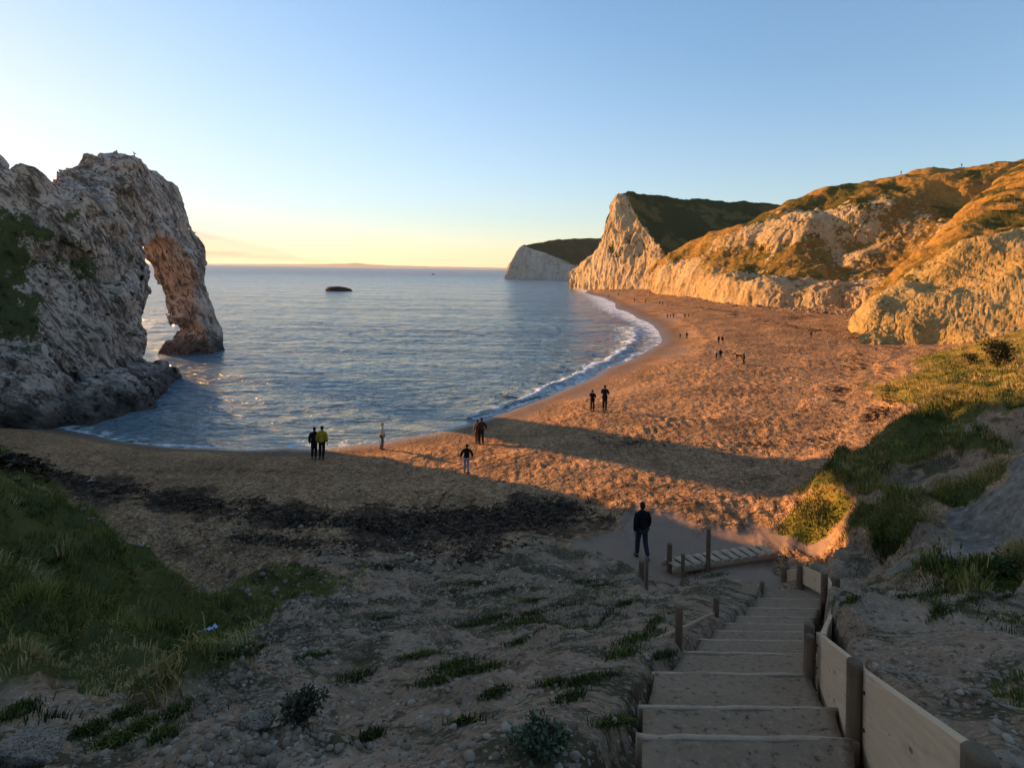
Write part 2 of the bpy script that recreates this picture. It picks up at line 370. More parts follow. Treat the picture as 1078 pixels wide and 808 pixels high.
def ground_material():
    m = NT('ground_material'); o = m.obj()
    a1 = m.sep(m.attr('m1').outputs['Color']); track = m.attr('m1').outputs['Alpha']
    a2 = m.sep(m.attr('m2').outputs['Color']); dryg = m.attr('m2').outputs['Alpha']
    wet, shing, weed = a1[0], a1[1], a1[2]; earth, grass, clay = a2[0], a2[1], a2[2]
    big = m.noise(o, 0.25, 5); mid = m.noise(o, 1.6, 6, 0.65); fine = m.noise(o, 14, 5, 0.7); grain = m.noise(o, 60, 3, 0.7)
    def W(w, a=0.38, b=0.62, amt=0.5):
        return m.step(m.math('ADD', w, m.math('MULTIPLY', m.math('SUBTRACT', mid, 0.5), amt)), a, b)
    peb = m.n('TexVoronoi', Vector=o, Scale=16.0); pc = m.sep(peb.outputs['Color'])[0]; pd = peb.outputs['Distance']
    peb2 = m.n('TexVoronoi', Vector=o, Scale=5.0); pc2 = m.sep(peb2.outputs['Color'])[1]; pd2 = peb2.outputs['Distance']
    shc = m.ramp(pc, [(0, (0.141, 0.081, 0.047)), (.5, (0.347, 0.209, 0.112)), (.85, (0.488, 0.305, 0.173)), (1, (0.642, 0.487, 0.328))])
    shc2 = m.ramp(pc2, [(0, (0.192, 0.107, 0.061)), (.6, (0.373, 0.225, 0.122)), (1, (0.552, 0.359, 0.215))])
    shc = m.mix(0.45, shc, shc2)
    shc = m.mix(1.0, shc, m.ramp(m.math('ADD', m.math('MULTIPLY', big, .7), m.math('MULTIPLY', m.noise(m.mapping(o, (.25, .25, 9)), 1.0, 4), .3)), [(0.32, (.62, .60, .58)), (0.68, (1.25, 1.15, 1.05))]), 'MULTIPLY')
    sand = m.mix(mid, (0.214, 0.139, 0.092), (0.302, 0.201, 0.139)); sand = m.mix(m.math('MULTIPLY', fine, 0.5), sand, (0.331, 0.233, 0.171))
    er = m.ramp(mid, [(0.25, (0.124, 0.072, 0.043)), (.5, (0.287, 0.182, 0.114)), (.72, (0.417, 0.275, 0.180))])
    er = m.mix(m.step(big, .45, .62), er, m.mix(fine, (0.196, 0.123, 0.070), (0.353, 0.227, 0.141)))
    er = m.mix(m.step(fine, .58, .7), er, (0.469, 0.363, 0.282)); er = m.mix(m.step(fine, .44, .34), er, (0.092, 0.067, 0.055))
    er = m.mix(m.math('MULTIPLY', m.step(m.noise(m.mapping(o, (.7, 1.2, 1), (0, 0, R(-25))), .75, 8, .78, .8), .48, .56), .85), er, m.mix(fine, (.030, .028, .014), (.085, .072, .036)))
    gv = m.n('TexVoronoi', Vector=o, Scale=34.0); gvc = m.sep(gv.outputs['Color'])[0]
    er = m.mix(m.math('MULTIPLY', m.step(m.math('ADD', gvc, m.math('MULTIPLY', m.noise(o, 1.1, 5, .7), .9)), 1.26, 1.34), .55), er, m.mix(gvc, (.20, .155, .11), (.36, .29, .225)))
    gc = m.mix(mid, (.05, .055, .016), (.11, .11, .034)); gc = m.mix(m.step(fine, .5, .7), gc, (.12, .10, .045))
    dgc = m.mix(mid, (.17, .12, .03), (.30, .21, .06)); dgc = m.mix(m.step(big, .48, .6), dgc, (.14, .13, .025))
    st = m.noise(m.mapping(o, (0.9, 2.6, 2.6), (0, 0, R(28))), 1.7, 8, 0.75, 0.15)
    clc = m.ramp(st, [(0.3, (.095, .070, .048)), (.5, (.20, .162, .122)), (.66, (.32, .27, .215))])
    wetc = m.mix(mid, (.085, .065, .05), (.13, .10, .08))
    kel = m.mix(fine, (.012, .010, .009), (.05, .04, .035))
    c = m.mix(W(earth), shc, er)
    c = m.mix(W(track), c, sand)
    c = m.mix(W(clay, .36, .66, 1.1), c, clc)
    c = m.mix(W(dryg, .3, .6, .7), c, dgc)
    gn = W(grass, .42, .66, .9); c = m.mix(gn, c, gc)
    wf = m.math('MULTIPLY', m.step(m.math('ADD', m.math('MULTIPLY', weed, .55), m.noise(m.mapping(o, (0.7, 1.3, 1)), 1.6, 8, 0.8, 0.8)), .86, 1.02), .8)
    c = m.mix(wf, c, kel)
    # thin wrack lines that follow height above the sea
    z = m.n('SeparateXYZ', Vector=o).outputs[2]
    zz = m.math('ADD', z, m.math('MULTIPLY', m.math('SUBTRACT', m.noise(o, 0.09, 4), .5), 1.6))
    for lv, wd_, far in ((1.55, .10, 0.55), (2.05, .12, 0.8), (2.4, .09, .6)):
        band = m.math('SUBTRACT', 1.0, m.step(m.math('ABSOLUTE', m.math('SUBTRACT', zz, lv)), 0.0, wd_))
        bn = m.step(m.noise(o, 0.55, 6, 0.75), .46, .62)
        f = m.math('MULTIPLY', m.math('MULTIPLY', band, bn), m.math('MULTIPLY', shing, far))
        c = m.mix(f, c, (.035, .026, .02))
    wz = m.step(z, 0.75, 0.12)
    c = m.mix(m.math('MULTIPLY', wz, .8), c, wetc)
    rough = m.lin(m.step(z, 0.4, 0.08), 0, 1, .92, .45)
    hgt = m.math('ADD', m.math('MULTIPLY', mid, .5), m.math('MULTIPLY', fine, .22))
    n1 = m.bump(hgt, .55, .25)
    pebh = m.math('MULTIPLY', m.math('SUBTRACT', 1.0, m.math('ADD', m.math('MULTIPLY', pd, .6), pd2)), shing)
    wob = m.n('VectorMath', {'operation': 'ADD'}, **{'0': o, '1': m.n('TexNoise', Vector=o, Scale=1.4, Detail=3.0).outputs['Color']}).outputs[0]
    pit = m.vor(m.mapping(wob, (1, .85, 0.0)), 2.1, 'Distance', 'SMOOTH_F1'); pit2 = m.vor(m.mapping(wob, (1, .85, 0.0)), 0.8, 'Distance', 'SMOOTH_F1')
    pith = m.math('MULTIPLY', m.math('MULTIPLY', m.math('ADD', pit, m.math('MULTIPLY', pit2, .9)), m.math('MULTIPLY', shing, m.step(z, .45, 1.0))), m.lin(m.noise(o, .13, 3), .3, .7, .35, 1.25))
    n1 = m.bump(pith, 1.0, .5, n1); n1 = m.bump(m.math('MULTIPLY', m.vor(wob, 5.5, 'Distance', 'SMOOTH_F1'), shing), .8, .16, n1)
    n2 = m.bump(pebh, .8, .07, n1)
    n3 = m.bump(grain, .5, .02, n2)
    return m.fin(c, rough, n3, Specular_IOR_Level=m.lin(m.step(z, 0.4, 0.08), 0, 1, 0.0, .3))
gob = link('ground', gme, ground_material()); tag(gob, kind='structure')

# ------------------------------------------------------------------ sea
ys = np.concatenate([np.linspace(HORZ+0.22, 300, 90, endpoint=False), np.linspace(300, 500, 470)])
rs = (12.0*FPX/(ys-HORZ))[::-1]
ths = np.concatenate([np.radians(np.linspace(-75, -46, 60, endpoint=False)), np.radians(np.linspace(-46, 22, 760, endpoint=False)), np.radians(np.linspace(22, 60, 40))])
SX = np.sin(ths)[:, None]*rs[None]; SY = np.cos(ths)[:, None]*rs[None]
SP = np.stack([SX.ravel(), SY.ravel(), np.zeros(SX.size)], 1)
sd = np.hypot(SP[:, 0], SP[:, 1])
def polydist(xy, line):
    best = np.full(len(xy), 1e9)
    for a, b in zip(line[:-1], line[1:]):
        ab = b-a; t = np.clip(((xy-a)@ab)/(ab@ab), 0, 1)
        best = np.minimum(best, np.linalg.norm(xy-(a+t[:, None]*ab), axis=1))
    return best
def smooth_line(pp, n=8):
    q = np.array([atz(x, y, 0)[:2] for x, y in pp]); t = np.arange(len(q)); out = []
    for i in range(len(q)-1):
        p0, p1, p2, p3_ = q[max(i-1, 0)], q[i], q[i+1], q[min(i+2, len(q)-1)]
        for u in np.linspace(0, 1, n, endpoint=False):
            out.append(.5*((2*p1)+(-p0+p2)*u+(2*p0-5*p1+4*p2-p3_)*u*u+(-p0+3*p1-3*p2+p3_)*u**3))
    return np.array(out+[q[-1]])
shore = smooth_line(WATERLINE)
brk = smooth_line([(500, 440), (515, 434), (545, 423), (575, 409), (600, 398), (625, 386), (648, 374), (662, 362), (667, 351), (664, 345)])
brk2 = smooth_line([(520, 421), (550, 409), (590, 388), (618, 371)])
jit = np.stack([fbm(SP, 0.25, 3), fbm(SP, 0.25, 3, off=9.)], 1)
lim = sd < 420
d_sh = np.full(len(SP), 1e3); d_br = np.full(len(SP), 1e3); d_b2 = np.full(len(SP), 1e3)
q = SP[lim][:, :2]+jit[lim]*0.9
d_sh[lim] = polydist(q, shore); d_br[lim] = polydist(q, brk); d_b2[lim] = polydist(q, brk2)
fr = np.clip(sd/60, 0.6, 3.0)
nearw = 1-sstep(sd, 120, 420)
stretch = SP*np.array([0.55, 1.0, 1]); 
w = fbm(stretch, 0.9, 3)*0.045*nearw+fbm(stretch, 0.22, 3)*0.12*(1-sstep(sd, 300, 900))+fbm(SP*np.array([.35, 1, 1]), 0.05, 2)*0.12*(1-sstep(sd, 500, 2500))
calm = sstep(d_sh, 0.5, 6)
SP[:, 2] = w*(0.12+0.88*calm)-0.02
SP[:, 2] += np.exp(-(d_br/(0.75*fr))**2)*0.26+np.exp(-(d_b2/(1.4*fr))**2)*0.14*(jit[:, 0] > -.2)
inside = np.exp(-(d_br/(0.55*fr))**2)*np.clip(.85+fbm(SP, .12, 3)*.5, 0, 1)
foam = np.maximum(inside*1.0, np.exp(-(d_sh/(0.5*fr))**2)*0.75)
foam = np.maximum(foam, (0.58+0.22*sstep(SP[:, 1], 70, 110))*np.exp(-(d_sh/(3.4*fr))**2))
wash = (0.52+0.12*sstep(SP[:, 1], 70, 110))*np.exp(-(d_br/(4.2*fr))**2)
foam = np.maximum(foam, wash)
sme = np_mesh('sea', SP, grid_faces(len(ths), len(rs)))
attr(sme, 'foam', foam); attr(sme, 'shore', np.exp(-d_sh/9.0))
def sea_material():
    m = NT('sea_water'); o = m.obj()
    ln = m.n('VectorMath', {'operation': 'LENGTH'}, **{'0': o}).outputs['Value']
    fo = m.attr('foam').outputs['Fac']; shr = m.attr('shore').outputs['Fac']
    st = m.mapping(o, (0.55, 1.1, 1), (0, 0, R(8)))
    a = m.noise(st, 0.35, 5, .6); b = m.noise(st, 2.2, 5, .6); far = m.noise(m.mapping(o, (0.012, 0.06, 1)), 1.0, 5, .6)
    ff = m.lin(ln, 30, 600, 1.0, 0.6)
    n1 = m.bump(a, m.math('MULTIPLY', ff, .9), 1.9)
    n2 = m.bump(b, m.math('MULTIPLY', ff, .9), 0.34, n1)
    n3 = m.bump(far, .8, 6.0, n2)
    col = m.mix(shr, (.10, .175, .235), (.17, .23, .235))
    fn = m.noise(m.mapping(o, (1, 1.2, 1)), 1.1, 7, .72, 0.4)
    fv = m.vor(m.n('VectorMath', {'operation': 'ADD'}, **{'0': o, '1': m.n('TexNoise', Vector=o, Scale=1.5).outputs['Color']}).outputs[0], 1.3, 'Distance', 'SMOOTH_F1')
    fm = m.step(m.math('ADD', fo, m.math('ADD', m.math('MULTIPLY', m.math('SUBTRACT', fn, .5), 1.1), m.math('MULTIPLY', m.math('SUBTRACT', fv, .4), .5))), .50, .92)
    col = m.mix(fm, col, (.82, .84, .86))
    rough = m.mix(fm, m.lin(ln, 20, 900, .10, .36), (.8, .8, .8))
    return m.fin(col, rough, n3, IOR=1.33, Specular_IOR_Level=0.5)
sob = link('sea', sme, sea_material()); tag(sob, kind='structure')
# the open sea beyond the fine sheet, out to the horizon
# ------------------------------------------------------------------ rock arch (implicit surface -> mesh)
def surface_nets(f, org, hst):
    s = f < 0
    nx, ny, nz = f.shape
    cnt = np.zeros((nx-1, ny-1, nz-1), np.uint8)
    for dx in (0, 1):
        for dy in (0, 1):
            for dz in (0, 1):
                cnt += s[dx:nx-1+dx, dy:ny-1+dy, dz:nz-1+dz]
    I = np.argwhere((cnt > 0) & (cnt < 8))
    idx = np.full(cnt.shape, -1, np.int64); idx[I[:, 0], I[:, 1], I[:, 2]] = np.arange(len(I))
    acc = np.zeros((len(I), 3)); n = np.zeros(len(I))
    cr = [(0, 0, 0), (1, 0, 0), (0, 1, 0), (1, 1, 0), (0, 0, 1), (1, 0, 1), (0, 1, 1), (1, 1, 1)]
    for i in range(8):
        for j in range(i+1, 8):
            a, b = np.array(cr[i]), np.array(cr[j])
            if np.abs(a-b).sum() != 1: continue
            fa = f[I[:, 0]+a[0], I[:, 1]+a[1], I[:, 2]+a[2]]; fb = f[I[:, 0]+b[0], I[:, 1]+b[1], I[:, 2]+b[2]]
            mk = (fa < 0) != (fb < 0)
            t = np.where(mk, fa/np.where(mk, fa-fb, 1), 0)
            acc[mk] += a+(b-a)*t[mk, None]; n[mk] += 1
    V = (I+acc/n[:, None])*hst+org
    Fs = []
    for ax in range(3):
        u, v = (ax+1) % 3, (ax+2) % 3
        sl0 = [slice(None)]*3; sl1 = [slice(None)]*3
        sl0[ax] = slice(0, -1); sl1[ax] = slice(1, None)
        e = s[tuple(sl0)] != s[tuple(sl1)]
        E = np.argwhere(e); E = E[(E[:, u] > 0) & (E[:, v] > 0) & (E[:, u] < f.shape[u]-1) & (E[:, v] < f.shape[v]-1)]
        def c(du, dv):
            q = E.copy(); q[:, u] -= du; q[:, v] -= dv; return idx[q[:, 0], q[:, 1], q[:, 2]]
        Q = np.stack([c(1, 1), c(0, 1), c(0, 0), c(1, 0)], 1)
        ins = s[E[:, 0], E[:, 1], E[:, 2]]
        Q[~ins] = Q[~ins][:, ::-1]
        Fs.append(Q)
    Fq = np.concatenate(Fs); Fq = Fq[(Fq >= 0).all(1)]
    return V, Fq

#   plan x, plan y, half thickness, top height
SPN = np.array([(-95, 18, 9, 36), (-66, 31, 7, 33), (-52, 37.5, 5.6, 26.5), (-44.5, 40.5, 5.0, 22.6), (-40.6, 42.8, 4.5, 18.5), (-39.3, 46, 4.2, 16.9), (-39.8, 49, 4.0, 17.0),
                (-40.7, 51, 3.7, 18.2), (-41.6, 53, 3.4, 20.0), (-42.2, 55, 3.0, 22.0), (-42.6, 57, 2.7, 23.4), (-43.6, 61, 2.3, 22.6), (-44.1, 65, 2.2, 22.8), (-44.3, 68, 2.2, 22.0), (-44.3, 70.3, 2.1, 19.8), (-44.2, 71.8, 2.1, 17.0), (-44.0, 73, 2.1, 13.6), (-43.8, 73.8, 2.1, 10.0)], float)
_sl = np.concatenate([[0], np.cumsum(np.linalg.norm(np.diff(SPN[:, :2], axis=0), axis=1))])
SJ = float(np.interp(55.0, SPN[6:, 1], _sl[6:])); SLEG = float(np.interp(72.0, SPN[6:, 1], _sl[6:]))
def arch_field(p):
    x, y, z = p[:, 0], p[:, 1], p[:, 2]
    warpn = np.stack([fbm(p, .16, 2), fbm(p, .16, 2, off=5), fbm(p, .16, 2, off=11)], 1)
    q = p+warpn*1.2
    best = np.full(len(p), 1e9); s = np.zeros(len(p))
    for k in range(len(SPN)-1):
        a, b = SPN[k, :2], SPN[k+1, :2]; ab = b-a
        t = np.clip(((q[:, :2]-a)@ab)/(ab@ab), 0, 1)
        d = np.linalg.norm(q[:, :2]-(a+t[:, None]*ab), axis=1); m = d < best
        best[m] = d[m]; s[m] = (_sl[k]+t*(_sl[k+1]-_sl[k]))[m]
    thk = np.interp(s, _sl, SPN[:, 2]); top = np.interp(s, _sl, SPN[:, 3])
    hh = np.clip(z/top, 0, 1)
    thk = thk*(1.18-0.55*hh**1.6)+np.exp(-np.clip(z, 0, 9)/1.1)*0.8
    wall = best-thk
    cap = (z-top)*0.8
    f = np.maximum(wall, cap)+np.maximum(0, 2-np.hypot(np.minimum(wall, 0)*1.0, np.minimum(cap, 0)))*0.0
    # smooth max for rounded crest
    k = 1.2; hblend = np.clip(0.5-0.5*(cap-wall)/k, 0, 1); f = cap*(1-hblend)+wall*hblend+k*hblend*(1-hblend)
    # opening
    zap = 15.0
    ze = z+warpn[:, 1]*0.8
    left = SJ-0.3*np.clip(ze/zap, 0, 1)
    fr_ = np.clip(ze/zap, 0, 1.3)
    right = SJ+8.5+(SLEG-SJ-8.5)*np.sqrt(np.clip(1-fr_**2.2, 0, 1))
    hole = np.maximum(np.maximum(left-s, s-right), (ze-zap)*0.8)
    f = np.maximum(f, -hole)
    # ledges and fallen rock at the foot
    for cx, cy, cz, rx, ry, rz in ((-33.6, 42.5, 0, 3.4, 3.2, 2.6), (-34.6, 46.5, 0, 2.6, 3.2, 2.4), (-36.2, 51, -.2, 2.2, 3.0, 2.2), (-37.4, 54.4, -.2, 2.0, 1.9, 1.7), (-36.5, 38.6, 0, 3.2, 2.2, 5.5), (-45.6, 72.4, -.5, 1.5, 1.5, 1.3), (-43.4, 73.2, 0, 2.3, 2.6, 1.6)):
        e = (np.sqrt(((x-cx)/rx)**2+((y-cy)/ry)**2+((z-cz)/rz)**2)-1)*min(rx, ry, rz)
        hb = np.clip(0.5+0.5*(e-f)/1.0, 0, 1); f = e*(1-hb)+f*hb-1.0*hb*(1-hb)
    return f
def rock_detail(p):
    """bedding planes tilted down to the right, cracks, knobs"""
    # rotate into the bedding frame
    a, b = R(50), R(20)
    u = p[:, 1]*math.cos(a)-p[:, 2]*math.sin(a); v = p[:, 1]*math.sin(a)+p[:, 2]*math.cos(a)
    B = np.stack([p[:, 0]*0.9, u*0.42, v*1.0], 1)
    d = ridged(B, .30, 5, .55)*0.48+fbm(p, .5, 5, .6)*0.42+ridged(B*np.array([1, .4, 1.6]), .55, 3, off=5)*.25
    cr = np.abs(pn(B*np.array([.6, .5, .8])*.9+fbm(p, .4, 2)[:, None]*.7))
    d += ridged(B, .11, 2, off=21)*.55
    d -= (1-sstep(cr, 0, .09))*0.75
    cr2 = np.abs(pn(p*np.array([.8, .8, .45])*1.0+40))
    d -= (1-sstep(cr2, 0, .06))*0.3
    lc = np.abs(pn(B*np.array([.35, .10, .75])+fbm(p, .22, 2)[:, None]*.5+63)); d -= (1-sstep(lc, 0, .05))*0.9
    return d-0.52
def build_rock(x0, x1, y0, y1, z0, z1, hs, field, det=1.0):
    xs, ys_, zs = np.arange(x0, x1, hs), np.arange(y0, y1, hs), np.arange(z0, z1, hs)
    # coarse pass to find the band
    cs = 4
    f = np.full((len(xs), len(ys_), len(zs)), 3.0, np.float32)
    Xc, Yc, Zc = np.meshgrid(xs[::cs], ys_[::cs], zs[::cs], indexing='ij')
    fc = field(np.stack([Xc.ravel(), Yc.ravel(), Zc.ravel()], 1)).reshape(Xc.shape)
    up = np.repeat(np.repeat(np.repeat(fc, cs, 0), cs, 1), cs, 2)[:len(xs), :len(ys_), :len(zs)]
    f[:] = np.sign(up)*3
    I = np.argwhere(np.abs(up) < 3.2)
    for a in range(0, len(I), 400000):
        J = I[a:a+400000]; p = np.stack([xs[J[:, 0]], ys_[J[:, 1]], zs[J[:, 2]]], 1)
        v = field(p); m = np.abs(v) < 2.4
        if det: v[m] -= rock_detail(p[m])*0.8*det*(1-.4*sstep(p[m][:, 1], 55, 60))
        f[J[:, 0], J[:, 1], J[:, 2]] = v
    f[:, :, -1] = 3; f[:, :, 0] = 3; f[0] = 3; f[-1] = 3; f[:, 0] = 3; f[:, -1] = 3
    return surface_nets(f, np.array([x0, y0, z0]), hs)
def vnormals(V, Fq):
    n = np.zeros_like(V); fn = np.cross(V[Fq[:, 2]]-V[Fq[:, 0]], V[Fq[:, 3]]-V[Fq[:, 1]])
    for k in range(4): np.add.at(n, Fq[:, k], fn)
    return n/(np.linalg.norm(n, axis=1)[:, None]+1e-9)

def rock_material(name, pale, warmc, dark, green, stain=True, bs=1.0):
    m = NT(name); o = m.obj()
    big = m.noise(o, .16, 5, .6); mid = m.noise(o, .8, 7, .68); fine = m.noise(o, 5, 5, .7)
    ro = m.mapping(o, (1, 1, 1), (R(50), 0, 0)); bed = m.noise(m.mapping(ro, (.9, .3, 1.3)), 1.1, 7, .7, .7)
    c = m.mix(m.step(big, .38, .62), pale, warmc)
    c = m.mix(1.0, c, m.ramp(mid, [(.2, (.62, .6, .58)), (.5, (1, 1, 1)), (.8, (1.22, 1.2, 1.18))]), 'MULTIPLY')
    c = m.mix(m.math('MULTIPLY', m.step(bed, .50, .60), .8), c, dark)
    crk = m.vor(m.mapping(ro, (.8, .5, 1.0)), .8, 'Distance', 'DISTANCE_TO_EDGE')
    c = m.mix(m.math('MULTIPLY', m.math('MULTIPLY', m.step(m.math('ADD', crk, m.math('MULTIPLY', fine, .10)), .09, .03), m.step(big, .46, .6)), .35), c, dark)
    strk = m.noise(m.mapping(ro, (.9, .22, 1.6)), 1.7, 6, .75, 1.0); c = m.mix(m.math('MULTIPLY', m.step(strk, .50, .57), .88), c, dark)
    c = m.mix(m.math('MULTIPLY', m.step(m.noise(m.mapping(ro, (1, .4, 1)), .42, 7, .72, .6), .52, .62), .6), c, tuple(x*1.5 for x in dark))
    if stain:
        z = m.n('SeparateXYZ', Vector=o).outputs[2]
        c = m.mix(m.math('MULTIPLY', m.step(m.math('ADD', z, m.math('MULTIPLY', mid, 3.5)), 5.0, 2.6), .85), c, (.04, .034, .028))
    g = m.attr('green').outputs['Fac']
    gf = m.step(m.math('ADD', g, m.math('ADD', m.math('MULTIPLY', m.math('SUBTRACT', mid, .5), 1.5), m.math('MULTIPLY', m.math('SUBTRACT', fine, .5), .9))), .46, .66)
    c = m.mix(gf, c, m.mix(fine, tuple(x*.8 for x in green), tuple(x*1.9 for x in green)))
    n1 = m.bump(m.math('ADD', mid, m.math('MULTIPLY', bed, .6)), .9, .5); n2 = m.bump(fine, .7, .12, n1)
    return m.fin(c, .92, n2, Specular_IOR_Level=0.2)
arch_mat = rock_material('limestone', (.60, .49, .41), (.52, .41, .315), (.075, .06, .05), (.05, .055, .018))
V, Fq = build_rock(-62, -27.5, 29, 81, -3.0, 30, 0.24, arch_field)
VN = vnormals(V, Fq)
# keep only the main body, drop loose crumbs
lab = np.arange(len(V)); E_ = np.concatenate([Fq[:, [0, 1]], Fq[:, [1, 2]], Fq[:, [2, 3]]])
for _ in range(3000):
    l2 = lab.copy(); np.minimum.at(l2, E_[:, 0], lab[E_[:, 1]]); np.minimum.at(l2, E_[:, 1], lab[E_[:, 0]]); l2 = l2[l2]
    if (l2 == lab).all(): break
    lab = l2
big_ = np.bincount(lab).argmax(); keep = lab == big_; re_ = np.cumsum(keep)-1
Fq = re_[Fq[keep[Fq[:, 0]]]]; V = V[keep]; VN = VN[keep]
ame = np_mesh('rock_arch', V, Fq)
pxs = W0/2+FPX*V[:, 0]/V[:, 1]
up = np.clip(VN[:, 2], 0, 1)
grn = up*0.35*sstep(V[:, 2], 3, 7)
def blob(cx, cy, cz, r): return np.exp(-(((V-np.array([cx, cy, cz]))/r)**2).sum(1))
for px, py, r in ((0, 215, 3.4), (8, 245, 3.6), (0, 270, 3.2), (25, 330, 2.6), (5, 310, 3), (55, 330, 2.0), (85, 275, 2.2), (95, 290, 1.6), (75, 240, 2.4), (60, 220, 1.8), (130, 270, 1.6), (115, 305, 1.3), (38, 228, 1.8)):
    d = np.interp(px, [0, 60, 90, 130, 160], [38, 38.5, 45, 50, 53]); c = atd(px, py, d)
    grn += 0.5*blob(*c, r*.85)
grn += 0.16*pn(V*.35)+.10*sstep(24-V[:, 2], 0, 8)*sstep(60-V[:, 1], 0, 6)
attr(ame, 'green', np.clip(grn, 0, 1.5))
aob = link('rock_arch', ame, arch_mat)
tag(aob, 'tall pale limestone sea arch with one opening, standing in the shallows left of the bay', 'rock arch')
# the rest of the ridge, running inland and out of the picture (it shades the foreground)
def ridge_field(p):
    f = arch_field(p); return np.maximum(f, p[:, 0]+61)
V2, F2 = build_rock(-110, -58, 0, 54, -3, 42, 0.8, ridge_field, 0.8)
rme = np_mesh('ridge', V2, F2); N2 = vnormals(V2, F2); attr(rme, 'green', N2[:, 2]*.8+.25)
tag(link('ridge', rme, arch_mat), kind='structure')

# ------------------------------------------------------------------ cliffs as swept sheets
def crom(P_, t):
    """linear-ish smooth interpolation of rows P_ (n,...) at parameters t in 0..n-1"""
    n = len(P_); i = np.clip(np.floor(t).astype(int), 0, n-2); f = (t-i)
    f = f.reshape(-1, *([1]*(P_.ndim-1)))
    p0, p1, p2, p3_ = P_[np.maximum(i-1, 0)], P_[i], P_[i+1], P_[np.minimum(i+2, n-1)]
    cub = .5*((2*p1)+(-p0+p2)*f+(2*p0-5*p1+4*p2-p3_)*f*f+(-p0+3*p1-3*p2+p3_)*f**3)
    return cub*.5+(p1*(1-f)+p2*f)*.5
def sheet(name, cols, nu, nv, amp_rock, amp_grass, fsc, mat, back, seed=0.0, gully=0.0, base_drop=3.0, zs=.4):
    """cols: list of (px, [(py, distance, grass)...]); back = (dx, dy, dz) offset of the hidden far side"""
    rows = []
    for px, pts in cols:
        r = []
        p = atd(px, pts[0][0], pts[0][1]); r.append([p[0], p[1], p[2]-base_drop, 0])
        for py, d, g in pts: r.append([*atd(px, py, d), g])
        e = r[-1]
        r.append([e[0]+back[0]*.4, e[1]+back[1]*.4, e[2]+back[2]*.2, 1]); r.append([e[0]+back[0], e[1]+back[1], e[2]+back[2], 1])
        rows.append(r)
    A = np.array(rows)
    seg = np.linalg.norm(np.diff(A[:, :, :3], axis=1), axis=2).mean(0)**.7; seg[0] *= .3; seg[-2:] *= .35
    cv = np.concatenate([[0], np.cumsum(seg)]); tv = np.interp(np.linspace(0, cv[-1], nv), cv, np.arange(A.shape[1]))
    B = crom(A, np.linspace(0, len(A)-1, nu))
    B = crom(np.swapaxes(B, 0, 1), tv); B = np.swapaxes(B, 0, 1)
    Q = B[:, :, :3].copy(); g = np.clip(B[:, :, 3], 0, 1)
    nrm = grid_normals(Q)
    if nrm[nu//2, nv//3] @ np.array([-.6, -.8, 0]) < 0: nrm = -nrm; flip = True
    else: flip = False
    p = Q.reshape(-1, 3); gf = g.ravel()
    gm = sstep(gf+fbm(p, fsc*1.2, 4, off=seed)*.22, .38, .62)
    ver = p*np.array([1, 1, .28])
    rk = ridged(p*np.array([.8, .8, zs]), fsc*.8, 6, .58, off=seed)*.6+fbm(p*np.array([1, 1, zs*1.5]), fsc*2.2, 5, .6, off=seed+3)*.35
    crk = -(1-sstep(np.abs(pn(ver*fsc*1.3+seed+7)), 0, .10))*.8
    gr_ = fbm(p, fsc*.9, 5, .5, off=seed+5)
    ends = sstep(np.arange(nv)/nv, 0.0, .012)
    disp = (1-gm)*amp_rock*(rk+crk*.6)+gm*amp_grass*gr_
    disp = disp+gully*fbm(ver*np.array([1, 1, .3]), fsc*.28, 2, off=seed+9)
    disp *= np.tile(ends, nu)
    p = p+nrm.reshape(-1, 3)*disp[:, None]
    Fq = grid_faces(nu, nv)
    if not flip: Fq = Fq[:, ::1]
    me = np_mesh(name, p, Fq if not flip else Fq[:, ::-1])
    attr(me, 'green', gf); attr(me, 'detail', np.clip(disp/(amp_rock+1e-6), -1.5, 1.5))
    o = link(name, me, mat); tag(o, kind='structure')
    return o
